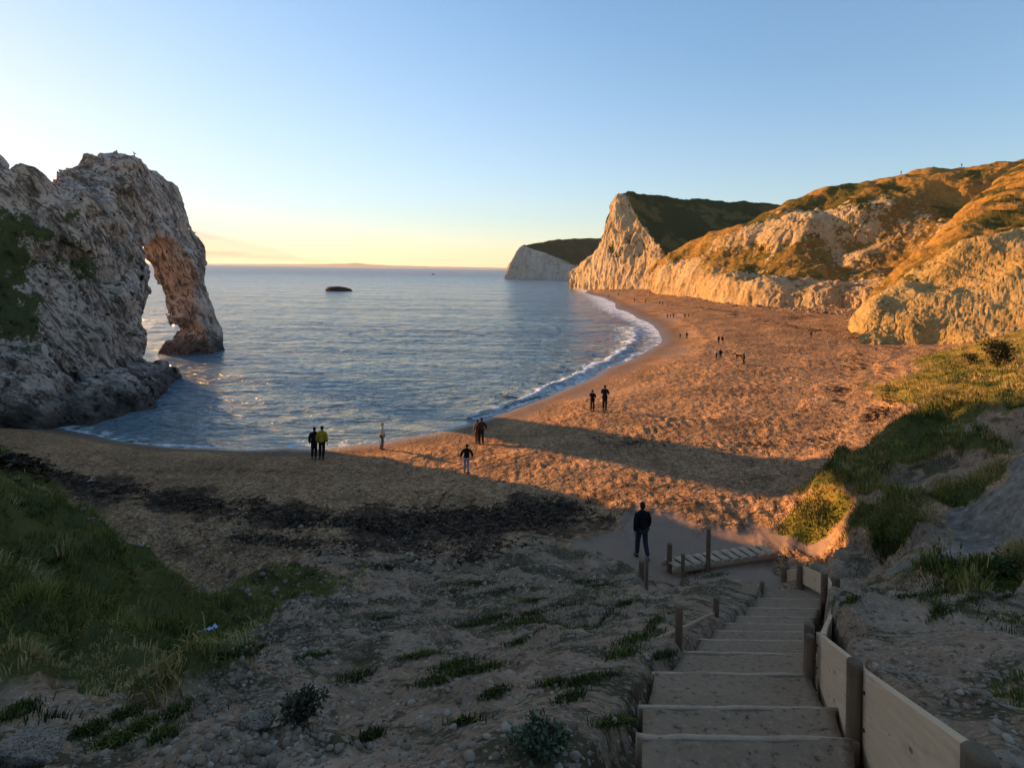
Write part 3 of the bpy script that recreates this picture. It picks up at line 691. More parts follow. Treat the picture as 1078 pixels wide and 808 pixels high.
def cliff_material(name, pale, warmc, dark, g_dry, g_green, sc=1.0, dryness=.5):
    m = NT(name); o = m.obj()
    big = m.noise(o, .035*sc, 6, .6); mid = m.noise(o, .16*sc, 7, .68); fine = m.noise(o, .9*sc, 6, .72)
    ver = m.noise(m.mapping(o, (1, 1, .3)), .3*sc, 7, .7, .5)
    bed = m.noise(m.mapping(o, (.5, .5, 2.2), (R(14), R(18), 0)), .14*sc, 6, .7, .6)
    c = m.mix(m.step(big, .40, .60), pale, warmc)
    c = m.mix(1.0, c, m.ramp(ver, [(.25, (.66, .62, .58)), (.5, (1, 1, 1)), (.75, (1.15, 1.13, 1.1))]), 'MULTIPLY')
    c = m.mix(m.math('MULTIPLY', m.step(bed, .54, .66), .5), c, warmc)
    det = m.attr('detail').outputs['Fac']
    c = m.mix(m.math('MULTIPLY', m.step(m.math('ADD', fine, m.math('MULTIPLY', mid, .5)), .78, .90), .7), c, dark)
    g = m.attr('green').outputs['Fac']
    gx = m.math('ADD', g, m.math('ADD', m.math('MULTIPLY', m.math('SUBTRACT', mid, .5), 1.35), m.math('MULTIPLY', m.math('SUBTRACT', fine, .5), .75)))
    gf = m.step(gx, .44, .54)
    dryf = m.step(m.math('ADD', m.math('MULTIPLY', big, .6), m.math('MULTIPLY', m.noise(m.mapping(o, (1, .4, 1.2)), .08*sc, 6, .65), .6)), .60-.2*(dryness-.5), .66-.2*(dryness-.5))
    gc = m.mix(dryf, m.mix(fine, tuple(x*.7 for x in g_green), tuple(x*1.3 for x in g_green)), m.mix(fine, tuple(x*.8 for x in g_dry), tuple(x*1.25 for x in g_dry)))
    # scrub darker at the lip between rock and turf
    lip = m.math('MULTIPLY', m.step(gx, .44, .5), m.step(gx, .78, .6)); gc = m.mix(m.math('MULTIPLY', lip, .55), gc, tuple(x*.75 for x in g_green))
    c = m.mix(gf, c, gc)
    n1 = m.bump(m.math('ADD', ver, mid), .8, 1.6/sc); n2 = m.bump(fine, .9, .8/sc, n1); n3 = m.bump(m.noise(o, 4.5*sc, 5, .7), .8, .18/sc, n2)
    return m.fin(c, .95, n3, Specular_IOR_Level=0.0)
chalk = cliff_material('chalk', (.56, .41, .235), (.46, .31, .15), (.13, .09, .05), (.36, .20, .055), (.115, .095, .026), 1.0, .95)
yellow = cliff_material('yellow_sandstone', (.50, .345, .15), (.42, .275, .10), (.10, .07, .03), (.36, .20, .055), (.10, .085, .024), 2.2, .85)
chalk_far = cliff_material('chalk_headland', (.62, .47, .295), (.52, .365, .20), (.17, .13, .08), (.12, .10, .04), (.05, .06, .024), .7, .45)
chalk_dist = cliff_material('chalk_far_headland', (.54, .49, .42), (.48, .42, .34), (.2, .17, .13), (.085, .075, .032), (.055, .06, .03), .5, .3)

BAT = [(531.5, [(294.6, 612, 0), (294.2, 612.5, 0), (293.8, 613, 0), (293.4, 614, 0), (293, 616, 0)]),
       (535, [(294.8, 612, 0), (290, 613, 0), (286, 614, 0), (285, 616, 0), (284, 620, 0)]),
       (540, [(295, 612, 0), (284, 613, 0), (275, 615, 0), (273.5, 617, .5), (272, 621, 1)]),
       (546, [(295.2, 612, 0), (278, 614, 0), (265, 617, 0), (263.5, 619, .7), (261.5, 624, 1)]),
       (553, [(295.4, 612, 0), (277, 615, 0), (261.5, 619, 0), (259.5, 621, 1), (257.3, 632, 1)]),
       (570, [(295.8, 611, 0), (280, 614, 0), (267, 618, 0), (264, 621, 1), (255.8, 655, 1)]),
       (590, [(296.2, 610, 0), (284, 613, 0), (273.5, 617, 0), (270.5, 620, 1), (253.2, 675, 1)]),
       (605, [(296.6, 609, 0), (288, 612, 0), (280, 615, 0), (277, 618, 1), (250.8, 695, 1)]),
       (640, [(297.2, 608, 0), (291, 611, 0), (285, 614, 0), (282, 617, 1), (249.4, 705, 1)]),
       (690, [(298, 607, 0), (292, 610, 0), (286, 613, .3), (283, 616, 1), (248, 710, 1)])]
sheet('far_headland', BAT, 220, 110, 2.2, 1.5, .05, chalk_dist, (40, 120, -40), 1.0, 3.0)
SWY = [(600, [(300, 340, 0), (297, 342, 0), (289, 345, 0), (288, 347, .4), (287, 352, .9)]),
       (606, [(300.5, 335, 0), (295, 337, 0), (283, 340, .0), (282, 342, .4), (281, 347, .9)]),
       (620, [(302, 321, 0), (291, 323, 0), (275.5, 327, .1), (274.5, 329, .5), (273.5, 335, .9)]),
       (632, [(303, 309, 0), (285, 312, 0), (263, 317, .0), (262, 319, .5), (260.5, 326, .9)]),
       (639, [(303.5, 303, 0), (275, 307, .1), (241, 314, .0), (239, 316, .4), (236.5, 323, .8)]),
       (644, [(304, 298, 0), (266, 304, .36), (219, 313, .0), (217, 315, .4), (214, 323, .8)]),
       (650, [(304.4, 292, 0), (264, 299, .43), (208, 311, .0), (206.5, 313, .7), (203.6, 321, 1)]),
       (660, [(305, 284, 0), (262, 292, .43), (211, 307, .0), (208, 309, .8), (204, 330, 1)]),
       (672, [(305.6, 276, 0), (268, 284, .42), (231, 296, .0), (227, 299, .9), (205, 345, 1)]),
       (688, [(306.8, 264, 0), (278, 271, .15), (253, 280, .0), (249, 283, .9), (206, 360, 1)]),
       (702, [(309, 253, 0), (287, 258, 0), (267, 266, .0), (263, 269, .9), (207.5, 367, 1)]),
       (730, [(312, 255, 0), (285, 264, .2), (268, 274, .6), (262, 280, 1), (209.5, 372, 1)]),
       (770, [(312, 262, 0), (287, 270, .4), (266, 280, .8), (258, 288, 1), (212, 375, 1)]),
       (822, [(312, 268, 0), (287, 276, .5), (263, 286, 1), (254, 296, 1), (216.3, 378, 1)]),
       (880, [(312, 270, 0), (287, 280, .5), (263, 290, 1), (254, 300, 1), (223, 382, 1)]),
       (960, [(312, 270, 0), (287, 280, .5), (263, 290, 1), (254, 300, 1), (236, 385, 1)])]
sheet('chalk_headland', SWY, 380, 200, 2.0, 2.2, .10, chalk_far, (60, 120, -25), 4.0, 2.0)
HIL = [(684, [(306.5, 247, 0), (303, 249, 0), (300, 250, 0), (297, 251, .1), (294, 253, .2), (291, 256, .4)]),
       (692, [(308, 236, 0), (301, 238, 0), (294, 240, .1), (287, 243, .3), (280, 246, .6), (275, 251, .9)]),
       (705, [(310, 220, 0), (299, 223, 0), (287, 227, .15), (278, 232, .5), (270, 237, .7), (265.5, 243, 1)]),
       (725, [(312, 203, 0), (297, 206, .2), (281, 212, .4), (270, 219, .6), (261, 227, .8), (254, 235, 1)]),
       (760, [(317, 170, 0), (297, 174, .3), (281, 186, .55), (267, 195, .6), (250, 201, .45), (239.5, 212, 1)]),
       (800, [(320, 152, 0), (300, 156, .22), (285, 172, .6), (264, 183, .6), (244, 188, .22), (226.5, 205, 1)]),
       (840, [(322, 142, 0), (304, 145, .32), (288, 158, .68), (263, 172, .55), (234, 178, .18), (208, 200, 1)]),
       (880, [(324, 136, 0), (305, 139, .18), (289, 152, .64), (264, 166, .52), (230, 172, .32), (198.5, 196, 1)]),
       (910, [(326, 131, 0), (310, 134, .3), (291, 148, .55), (262, 161, .5), (224, 167, .45), (192, 192, 1)]),
       (950, [(330, 124, 0), (307, 130, .4), (282, 146, .62), (252, 158, .5), (216, 166, .6), (184.3, 186, 1)]),
       (1000, [(334, 118, 0), (302, 126, .5), (272, 137, .6), (240, 148, .5), (207, 162, .8), (177.5, 176, 1)]),
       (1040, [(336, 114, 0), (300, 122, .6), (270, 132, .8), (236, 144, .8), (202, 158, .9), (173.5, 170, 1)]),
       (1078, [(340, 110, 0), (300, 118, .7), (268, 128, .9), (230, 140, 1), (195, 154, 1), (168, 166, 1)]),
       (1150, [(340, 106, 0), (300, 112, .8), (260, 122, 1), (222, 134, 1), (186, 148, 1), (158, 160, 1)]),
       (1300, [(340, 96, 0), (295, 102, 1), (250, 112, 1), (205, 124, 1), (168, 138, 1), (140, 150, 1)])]
sheet('chalk_cliff', HIL, 620, 260, .8, .8, .20, chalk, (90, 60, 2), 7.0, 2.8)
YEL = [(904, [(364, 77.0, 0), (352.2, 78.2, 0), (351.4, 78.5, 0), (350.6, 79, 0), (350, 80, 0), (349, 83, 0)]),
       (911, [(364, 76.6, 0), (348, 78.4, 0), (343, 79.6, 0), (338, 81, 0), (335, 84, .2), (330, 92, .5)]),
       (925, [(364, 75.6, 0), (340, 78.3, 0), (327, 80.4, 0), (318, 82.5, .05), (312, 88, .55), (303, 100, .8)]),
       (950, [(365, 74.0, 0), (333, 77.6, .15), (311, 81, .0), (297, 84, .34), (290, 92, .62), (277, 110, .9)]),
       (985, [(367, 71.5, 0), (325, 76, .0), (297, 80.5, .0), (280, 84.5, .36), (271, 92, .65), (250, 116, .9)]),
       (1015, [(369, 69.0, 0), (318, 74.5, .2), (282, 80, .18), (259, 85, .34), (249, 93, .75), (219, 124, .9)]),
       (1045, [(372, 66.5, 0), (315, 73, .25), (275, 79.5, .15), (247, 85, .36), (236, 95, .85), (195, 132, .95)]),
       (1078, [(376, 63.5, 0), (312, 71, .1), (272, 77, .0), (242, 83, .38), (224, 97, .9), (175, 140, 1)]),
       (1130, [(381, 59.0, 0), (310, 67, .1), (270, 73, .1), (236, 80, .3), (210, 97, 1), (162, 145, 1)]),
       (1250, [(391, 51.0, 0), (310, 59, .3), (265, 66, .5), (226, 75, .8), (190, 92, 1), (148, 140, 1)])]
sheet('sandstone_cliff', YEL, 420, 240, .30, .45, .42, yellow, (40, 45, 0), 12.0, 1.6, zs=1.5)

# far shore across the bay, a low hazy line on the horizon
HP = [(120, 0), (180, 20), (240, 45), (300, 70), (330, 80), (350, 120), (372, 150), (392, 120), (410, 80), (450, 70), (500, 62), (540, 55), (600, 50), (700, 30)]
D0 = 16000.0; hv = []; NP_ = 240
hx = np.linspace(120, 700, NP_); hz = np.interp(hx, [a for a, b in HP], [b for a, b in HP])*.75
hz *= 1+.18*np.array(fbm(np.stack([hx*.06, hx*0, hx*0], 1), 1.0, 4))
rows = []
for x_, z_ in zip(hx, hz):
    r_ = ray(x_, HORZ); b = np.array([r_[0], 1.0, 0])
    rows.append([[*(b*D0)[:2], -5], [*(b*(D0+60))[:2], max(z_*.55, 1)], [*(b*(D0+500))[:2], max(z_, 2)], [*(b*(D0+2500))[:2], max(z_*.9, 2)], [*(b*(D0+3500))[:2], -5]])
hm = np_mesh('distant_hills', np.array(rows).reshape(-1, 3), grid_faces(NP_, 5)[:, ::-1])
tag(link('distant_hills', hm, simple('far_hill', (.10, .10, .07), .95, .2, .002)), kind='structure')
# ------------------------------------------------------------------ timber
def wood(name, dark, light, sc=1.0):
    m = NT(name); o = m.obj()
    g = m.noise(m.mapping(o, (30*sc, 30*sc, 2.0*sc)), 1.0, 5, .65, .8); n = m.noise(o, 3.0, 4)
    c = m.mix(g, dark, light); c = m.mix(m.math('MULTIPLY', m.step(n, .5, .7), .45), c, tuple(x*.55 for x in dark))
    return m.fin(c, .85, m.bump(g, .4, .01))
M_post = wood('weathered_post', (.09, .058, .035), (.23, .158, .10))
M_board = None
def board_mat():
    m = NT('pale_board'); o = m.obj()
    g = m.noise(m.mapping(o, (1.2, 30, 16)), 1.0, 6, .65, 1.2); n = m.noise(o, 1.7, 5, .6)
    c = m.mix(g, (.40, .25, .135), (.72, .52, .335)); c = m.mix(m.math('MULTIPLY', m.step(n, .5, .7), .5), c, (.24, .18, .125))
    kn = m.vor(m.mapping(o, (2.2, 1, 6.0)), 1.0); c = m.mix(m.math('MULTIPLY', m.step(kn, .10, .05), .75), c, (.09, .055, .035))
    z = m.n('SeparateXYZ', Vector=o).outputs[2]
    c = m.mix(m.math('MULTIPLY', m.step(m.math('ADD', z, m.math('MULTIPLY', n, .12)), -.16, -.36), .65), c, (.26, .15, .08))
    return m.fin(c, .8, m.bump(g, .3, .008))
M_board = board_mat()
M_riser = wood('grey_riser', (.28, .19, .12), (.50, .37, .25), .7)
M_nail = simple('rusty_bolt', (.05, .04, .035), .6)
def cap_bm(r0, r1, h, seg=14, lean=(0, 0), bev=.012, seed=0):
    rd = random.Random(seed); bm = bmesh.new(); rings = []
    prof = [(0, r0), (h*.33, r0*.99), (h*.66, (r0+r1)/2), (h-bev, r1), (h-bev*.3, r1-bev*.4), (h, r1-bev*1.3)]
    ph = [1+rd.uniform(-.05, .05) for _ in range(seg)]
    for z, r in prof:
        rings.append([bm.verts.new((r*ph[k]*math.cos(2*math.pi*k/seg)+lean[0]*z, r*ph[k]*math.sin(2*math.pi*k/seg)+lean[1]*z, z)) for k in range(seg)])
    for a, b in zip(rings[:-1], rings[1:]):
        for k in range(seg): bm.faces.new((a[k], a[(k+1) % seg], b[(k+1) % seg], b[k]))
    t = bm.verts.new((lean[0]*h, lean[1]*h, h-.004+rd.uniform(-.004, .004)))
    for k in range(seg): bm.faces.new((rings[-1][k], rings[-1][(k+1) % seg], t))
    return bm
def bm_obj(name, bm, mat, parent=None, loc=None, smooth=True):
    me = bpy.data.meshes.new(name); bm.normal_update(); bm.to_mesh(me); bm.free()
    o = link(name, me, mat, parent, smooth)
    if loc is not None: o.location = loc
    return o
def plank_bm(a, b, width_vec, thick_vec, n=8, seed=0, wob=.006):
    """a board from a to b; its section is width_vec x thick_vec, edges softened"""
    rd = random.Random(seed); bm = bmesh.new(); a, b, w, t = map(Vector, (a, b, width_vec, thick_vec)); rs_ = []
    bv = .12
    sec = [(-.5, -.5+bv), (-.5+bv*t.length/w.length, -.5), (.5-bv*t.length/w.length, -.5), (.5, -.5+bv), (.5, .5-bv), (.5-bv*t.length/w.length, .5), (-.5+bv*t.length/w.length, .5), (-.5, .5-bv)]
    for k in range(n+1):
        c = a.lerp(b, k/n)+w.normalized()*rd.uniform(-wob, wob)+t.normalized()*rd.uniform(-wob, wob)*.6
        rs_.append([bm.verts.new(c+w*u+t*v) for u, v in sec])
    for p, q in zip(rs_[:-1], rs_[1:]):
        for k in range(8): bm.faces.new((p[k], p[(k+1) % 8], q[(k+1) % 8], q[k]))
    bm.faces.new(rs_[0][::-1]); bm.faces.new(rs_[-1])
    bmesh.ops.recalc_face_normals(bm, faces=bm.faces)
    return bm

# ---- the stair: earth treads held by timber risers
st = thing('beach_steps', 'flight of earth steps with timber edges running down to the beach', 'steps', (SMID[2][0], SMID[2][1], SMID[2][2]))
so_ = Vector(st.location)
m_ = NT('trodden_earth'); o_ = m_.obj()
a_ = m_.noise(o_, 1.3, 6, .65); f_ = m_.noise(o_, 18, 5, .7)
c_ = m_.mix(a_, (.20, .13, .08), (.34, .23, .148)); c_ = m_.mix(m_.step(f_, .52, .7), c_, (.32, .235, .165)); c_ = m_.mix(m_.step(f_, .45, .33), c_, (.09, .065, .045))
M_earth = m_.fin(c_, .95, m_.bump(m_.noise(o_, 40, 4, .7), .6, .012, m_.bump(f_, .5, .04)), Specular_IOR_Level=0.0)
for k in range(len(SL)-1):
    aL, aR, bL, bR = (Vector(v) for v in (SL[k], SR[k], SL[k+1], SR[k+1]))
    drop = .13 if k > 1 else .06
    nu, nv = 16, 12; bm = bmesh.new(); vv = []
    pts = []
    for i in range(nu+1):
        for j in range(nv+1):
            u, v = i/nu, j/nv
            p = (aL.lerp(aR, u)).lerp(bL.lerp(bR, u), v)
            p.z -= drop*(1-v)**1.0*1.0+.05*math.sin(math.pi*v)*(.4+.6*math.sin(math.pi*u))
            pts.append(p)
    q = np.array(pts); dz = fbm(q, 2.4, 4)*.018+fbm(q, 9, 2)*.006
    for p, d in zip(pts, dz): p.z += d; vv.append(bm.verts.new(p-so_))
    for i in range(nu):
        for j in range(nv): bm.faces.new((vv[i*(nv+1)+j], vv[(i+1)*(nv+1)+j], vv[(i+1)*(nv+1)+j+1], vv[i*(nv+1)+j+1]))
    # skirt so that the tread has a body
    ring = [vv[i*(nv+1)] for i in range(nu+1)]+[vv[nu*(nv+1)+j] for j in range(1, nv+1)]+[vv[i*(nv+1)+nv] for i in range(nu-1, -1, -1)]+[vv[j] for j in range(nv-1, 0, -1)]
    low = [bm.verts.new(v.co-Vector((0, 0, .45))) for v in ring]
    for i in range(len(ring)):
        j = (i+1) % len(ring); bm.faces.new((ring[j], ring[i], low[i], low[j]))
    bmesh.ops.recalc_face_normals(bm, faces=bm.faces)
    bm_obj('tread', bm, M_earth, st)
    ext = (bR-bL).normalized()*.03
    d_ = (bR-bL).normalized(); nrm_ = Vector((-d_.y, d_.x, 0))
    bm = plank_bm(bL-ext-so_+Vector((0, 0, -.128)), bR+ext-so_+Vector((0, 0, -.128)), (0, 0, .27), nrm_*.035, 10, k, .006)
    bm_obj('riser_board', bm, M_riser, st)
# side board on the left of the flight
for (p0, p1) in (((686, 684, 5.9), (752, 650.5, 9.6)),):
    A_, B_ = Vector(atd(*p0)), Vector(atd(*p1)); dd = (B_-A_).normalized(); sd_ = Vector((dd.y, -dd.x, 0)).normalized()
    bm = plank_bm(A_-so_, B_-so_, (0, 0, .22), sd_*.045, 6, 5); bm_obj('side_board', bm, M_board, st)

# ---- posts: (top px, top py, bottom py, distance, width px) each a thing of its own or part of the fence
def post(px, ytop, ybot, d, wpx, label, parent=None, lean=(0, 0), mat=None, hz_=None):
    t = Vector(atd(px, ytop, d)); g = gz(t.x, t.y)
    b = Vector(atd(px, ybot, d)); zb = min(b.z, g)-.35
    r = wpx/2*d/FPX*.9
    bm = cap_bm(r*1.04, r, t.z-zb, 14, lean, min(.012, r*.3), int(px))
    o = bm_obj('post' if parent else 'timber_post', bm, mat or M_post, parent)
    o.location = Vector((t.x-lean[0]*(t.z-zb), t.y, zb))-(Vector(parent.location) if parent else Vector((0, 0, 0)))
    if not parent: tag(o, label, 'post', 'weathered timber posts beside the steps and path')
    return o, t
fence = thing('timber_fence', 'pale plank fence on round posts along the right edge of the steps', 'fence', tuple(atd(900, 800, 2.9)))
fo_ = Vector(fence.location)
FP = [(1032, 790, 860, 1.62, 36), (900, 695, 830, 2.92, 17), (852, 656, 712, 4.85, 11), (880, 607, 632, 12.0, 8), (868, 603, 628, 13.4, 7), (843, 594, 622, 15.3, 8), (826, 596, 620, 15.8, 7)]
tops = []
for a in FP:
    o, t = post(*a, None, fence); tops.append(t)
# second stub beside the second post
post(853, 668, 712, 4.7, 10, None, fence)
def panel(p0, p1, h, n, seed, lift=0.0):
    """boards between two top-edge points given as (px, py, d)"""
    A_, B_ = Vector(atd(*p0)), Vector(atd(*p1)); dd = (B_-A_); dd.z = 0; sd_ = Vector((dd.y, -dd.x, 0)).normalized()
    bh = h/n
    for k in range(n):
        off = Vector((0, 0, -(k+.5)*bh)); c = (A_+B_)/2+off
        bm = bmesh.new(); bm.free()
        L_ = (B_-A_).length; ang = math.atan2(B_.y-A_.y, B_.x-A_.x); pit = math.asin((B_.z-A_.z)/L_)
        bm = plank_bm((-L_/2, 0, 0), (L_/2, 0, 0), (0, 0, bh-.002), (0, .045, 0), 8, seed*7+k, .0008)
        o = bm_obj('board', bm, M_board, fence, smooth=False); o.location = c-fo_; o.rotation_euler = Euler((0, -pit, ang), 'XYZ')
        for e in (-1, 1):
            bb = cap_bm(.009, .008, .012, 8, bev=.003); b_ = bm_obj('bolt', bb, M_nail, o); b_.location = (e*(L_/2-.12), .022, 0); b_.rotation_euler = (R(-90), 0, 0)
panel((1036, 797, 1.60), (911, 707, 2.93), .60, 3, 1)
panel((909, 704, 2.96), (863, 667, 4.85), .60, 3, 2)
panel((866, 668, 4.9), (883, 628, 11.9), .48, 2, 3)
panel((880, 625, 12.1), (872, 607, 13.4), .5, 2, 4)
panel((870, 606.5, 13.5), (846, 595.5, 15.2), .5, 2, 5)
panel((842, 599, 15.35), (828, 600, 15.75), .48, 2, 6)
post(715, 637, 686, 6.2, 8.5, 'tall brown timber post at the left edge of the steps, the thickest of that side')
post(754, 628, 656, 9.6, 7, 'shorter timber post where a pale side board ends, left of the steps')
post(671, 715, 755, 3.95, 9, 'low dark post nearest the viewer at the left edge of the steps', lean=(.10, 0))
post(802.5, 612, 626, 14.6, 5, 'stub of post at the far top left corner of the steps', lean=(.12, 0))
post(895, 619, 632, 12.6, 4.5, 'tiny post standing just outside the far bend of the plank fence')
post(681, 587, 617, 13.6, 4.0, 'thin dark pole on the slope below the walking man in black')
post(675.5, 590, 601, 15.6, 6.5, 'short dark stump right behind the walking man in black')
post(705, 572, 592, 16.6, 6, 'short dark bollard post right of the walking man in black')
post(719, 583, 606, 15.6, 4.2, 'thin post at the left end of the slatted ramp')
post(746, 556, 589, 16.5, 5, 'tallest slim post behind the slatted ramp')
# ---- old slatted ramp lying on the sand
rp0, rp1 = Vector(atz(708, 607, 2.72)), Vector(atz(818, 582.5, 2.75))
ramp = thing('slatted_ramp', 'weathered slatted wooden ramp lying on the sand beyond the steps', 'ramp', tuple((rp0+rp1)/2))
ro = Vector(ramp.location); dd = (rp1-rp0); dl = dd.length; dn = dd.normalized(); sn = Vector((-dn.y, dn.x, 0)).normalized()
rw = .55
for s_ in (0, 1):
    a_ = rp0+sn*rw*s_-ro; b_ = rp1+sn*rw*s_-ro
    zA = max(gz(*(a_+ro).xy), 0)+.22; zB = gz(*(b_+ro).xy)+.13
    a_.z = zA-ro.z; b_.z = zB-ro.z
    bm_obj('rail', plank_bm(a_, b_, (0, 0, .16), sn*.07, 8, 3+s_, .008), M_riser, ramp)
    if s_ == 0: ra0, rb0 = a_, b_
    else: ra1, rb1 = a_, b_
for k in range(11):
    t_ = (k+.6)/11.2; p = ra0.lerp(rb0, t_); q = ra1.lerp(rb1, t_)
    ex = (q-p).normalized()*.05; upv = Vector((0, 0, .1))
    bm_obj('slat', plank_bm(p-ex+upv, q+ex+upv, dn*.24, (0, 0, .035), 4, 20+k, .006), M_riser, ramp)

# ------------------------------------------------------------------ people
def skin(nodes, edges, sub=2, smooth=True):
    """nodes: list of ((x,y,z), rx, ry)"""
    me = bpy.data.meshes.new('sk'); me.from_pydata([n[0] for n in nodes], edges, [])
    o = bpy.data.objects.new('sk', me); COL.objects.link(o)
    md = o.modifiers.new('s', 'SKIN'); md.use_smooth_shade = True; md.branch_smoothing = .6
    for i, v in enumerate(me.skin_vertices[0].data):
        v.radius = (nodes[i][1], nodes[i][2] if len(nodes[i]) > 2 else nodes[i][1]); v.use_root = (i == 0)
    if sub:
        sb = o.modifiers.new('d', 'SUBSURF'); sb.levels = sub; sb.render_levels = sub
    dg_ = bpy.context.evaluated_depsgraph_get(); dg_.update()
    ev = o.evaluated_get(dg_); r = bpy.data.meshes.new_from_object(ev)
    bpy.data.objects.remove(o); bpy.data.meshes.remove(me)
    r.polygons.foreach_set('use_smooth', [True]*len(r.polygons))
    return r
CM = {}
def cloth(rgb, rough=.85):
    k = tuple(round(x, 3) for x in rgb)
    if k not in CM: CM[k] = simple('cloth_%d' % len(CM), rgb, rough, .22, 9.0, .3)
    return CM[k]
SKIN = simple('skin', (.30, .18, .125), .6, .1)
def person(px, py, hpx, label, facing=0.0, coat=(.012, .012, .014), legs=(.02, .02, .025), hair=(.03, .02, .015), hood=False, long_coat=0.0,
           stride=0.0, arms='side', group='people on the beach', fine=True, loc=None, bend=0.0):
    p = hit(px, py) if loc is None else Vector(loc)
    H = hpx*p.y/FPX; k = H/1.75
    root = thing('person', label, 'person', tuple(p), R(facing), group)
    root.scale = (k, k, k)
    sx = stride if stride else (.05 if (px*7) % 2 > 1 else -.045)
    zs = [(-.09, sx), (.09, -sx)]
    legn = []
    for (x, s) in zs:
        hip = (x, 0, .90); kn = (x*1.05, s*.5+.03, .49+abs(s)*.02); an = (x*1.1, s-.03 if s > 0 else s*1.1-.05, .085+(0.05 if s < -.05 else 0)); toe = (x*1.25, an[1]+.17, .035+(.02 if s < -.05 else 0))
        legn.append((hip, kn, an, toe))
    by = bend
    chest = (0, by*.6, 1.33); neck = (0, by*.9+.01, 1.475)
    arm = []
    for sgn in (-1, 1):
        sh = (sgn*.185, by*.75, 1.40)
        if arms == 'side': el_, wr = (sgn*.245, -.03+sgn*stride*.3, 1.13), (sgn*.25, .05+sgn*stride*.6, .88)
        elif arms == 'pocket': el_, wr = (sgn*.275, -.06, 1.14), (sgn*.19, .10, .93)
        elif arms == 'phone': el_, wr = (sgn*.25, .08, 1.15), (sgn*.07, .30, 1.33)
        elif arms == 'folded': el_, wr = (sgn*.25, .06, 1.13), (-sgn*.05, .2, 1.14)
        elif arms == 'out': el_, wr = (sgn*.31, 0, 1.17), (sgn*.36, .06, .95)
        arm.append((sh, el_, wr))
    # one continuous body: torso, head, arms with hands, legs
    N = [((0, 0, .95), .12, .10), ((0, by*.3, 1.15), .105, .085), (chest, .10, .08), (neck, .05), ((0, by+.02, 1.565), .068, .078), ((0, by+.025, 1.66), .078, .09), ((0, by+.015, 1.715), .055, .065)]
    E = [(0, 1), (1, 2), (2, 3), (3, 4), (4, 5), (5, 6)]
    if fine:
        N.append(((0, by+.125, 1.615), .012)); E.append((4, 7))          # nose
        for sgn in (-1, 1): N.append(((sgn*.085, by+.01, 1.62), .012)); E.append((5, len(N)-1))   # ears
    for (hip, kn, an, toe), sgn in zip(legn, (-1, 1)):
        i = len(N); N += [(hip, .082), (kn, .055), (an, .038), (toe, .03)]; E += [(0, i), (i, i+1), (i+1, i+2), (i+2, i+3)]
    for (sh, el_, wr), sgn in zip(arm, (-1, 1)):
        i = len(N); N += [(sh, .058), (el_, .041), (wr, .028)]; E += [(2, i), (i, i+1), (i+1, i+2)]
        dv = (Vector(wr)-Vector(el_)).normalized(); pal = Vector(wr)+dv*.07
        N.append((tuple(pal), .034, .022)); E.append((i+2, i+3))
        if fine:
            fr2 = Vector((0, 1, 0)) if abs(dv.y) < .8 else Vector((0, 0, 1)); sp_ = (fr2-dv*fr2.dot(dv)).normalized(); inn = sp_.cross(dv)*(-sgn)
            for q, ln_ in zip((-1.5, -.5, .5, 1.5), (.062, .078, .082, .072)):
                b = pal+dv*.03+sp_*q*.019; c1 = b+dv*ln_*.55+inn*.008; c2 = c1+dv*ln_*.4+inn*.022
                j = len(N); N += [(tuple(b), .0095), (tuple(c1), .0085), (tuple(c2), .0075)]; E += [(i+3, j), (j, j+1), (j+1, j+2)]
            b = pal-dv*.02+sp_*.034; c1 = b+dv*.03+sp_*.02+inn*.012; j = len(N); N += [(tuple(b), .011), (tuple(c1), .009)]; E += [(i+3, j), (j, j+1)]
    body = link('body', skin(N, E, 2 if fine else 1), SKIN, root)
    # trousers
    N = [((0, 0, .97), .155, .125)]; E = []
    for (hip, kn, an, toe) in legn:
        i = len(N); N += [(hip, .105, .10), (kn, .078, .08), ((an[0], an[1], an[2]+.03), .068, .07)]; E += [(0, i), (i, i+1), (i+1, i+2)]
    link('trousers', skin(N, E, 2 if fine else 1), cloth(legs), root)
    for (hip, kn, an, toe) in legn:
        link('shoe', skin([(an, .055), ((an[0]*1.06, an[1]+.08, toe[2]+.022), .048, .045), (toe, .042, .036), ((an[0], an[1]-.05, toe[2]+.015), .045)], [(0, 1), (1, 2), (0, 3)], 1), cloth((.03, .028, .028)), root)
    # coat
    bot = .86-long_coat*.45
    N = [((0, 0, bot), .175+long_coat*.03, .14+long_coat*.02), ((0, by*.1, 1.0), .19, .155), ((0, by*.35, 1.16), .18, .15), (chest, .19, .155), ((0, neck[1]-.02, 1.525), .074, .072)]
    E = [(0, 1), (1, 2), (2, 3), (3, 4)]
    for (sh, el_, wr), sgn in zip(arm, (-1, 1)):
        i = len(N); N += [(sh, .095), (el_, .08), (tuple(Vector(wr)*.97+Vector(el_)*.03), .062)]; E += [(3, i), (i, i+1), (i+1, i+2)]
    link('coat', skin(N, E, 2 if fine else 1), cloth(coat), root)
    # hair or hood
    hy = by-.012
    if hood: N = [((0, hy-.02, 1.47), .095, .085), ((0, hy-.005, 1.58), .105, .10), ((0, hy+.005, 1.69), .095, .10), ((0, hy, 1.755), .05, .055)]
    else: N = [((0, hy-.035, 1.525), .064, .05), ((0, hy-.012, 1.64), .088, .088), ((0, hy+.012, 1.715), .083, .094), ((0, hy+.012, 1.755), .045, .05)]
    link('hood' if hood else 'hair', skin(N, [(0, 1), (1, 2), (2, 3)], 2 if fine else 1), cloth(coat if hood else hair), root)
    return root
BK = (.012, .012, .014); NV = (.018, .022, .035); DJ = (.035, .045, .07)
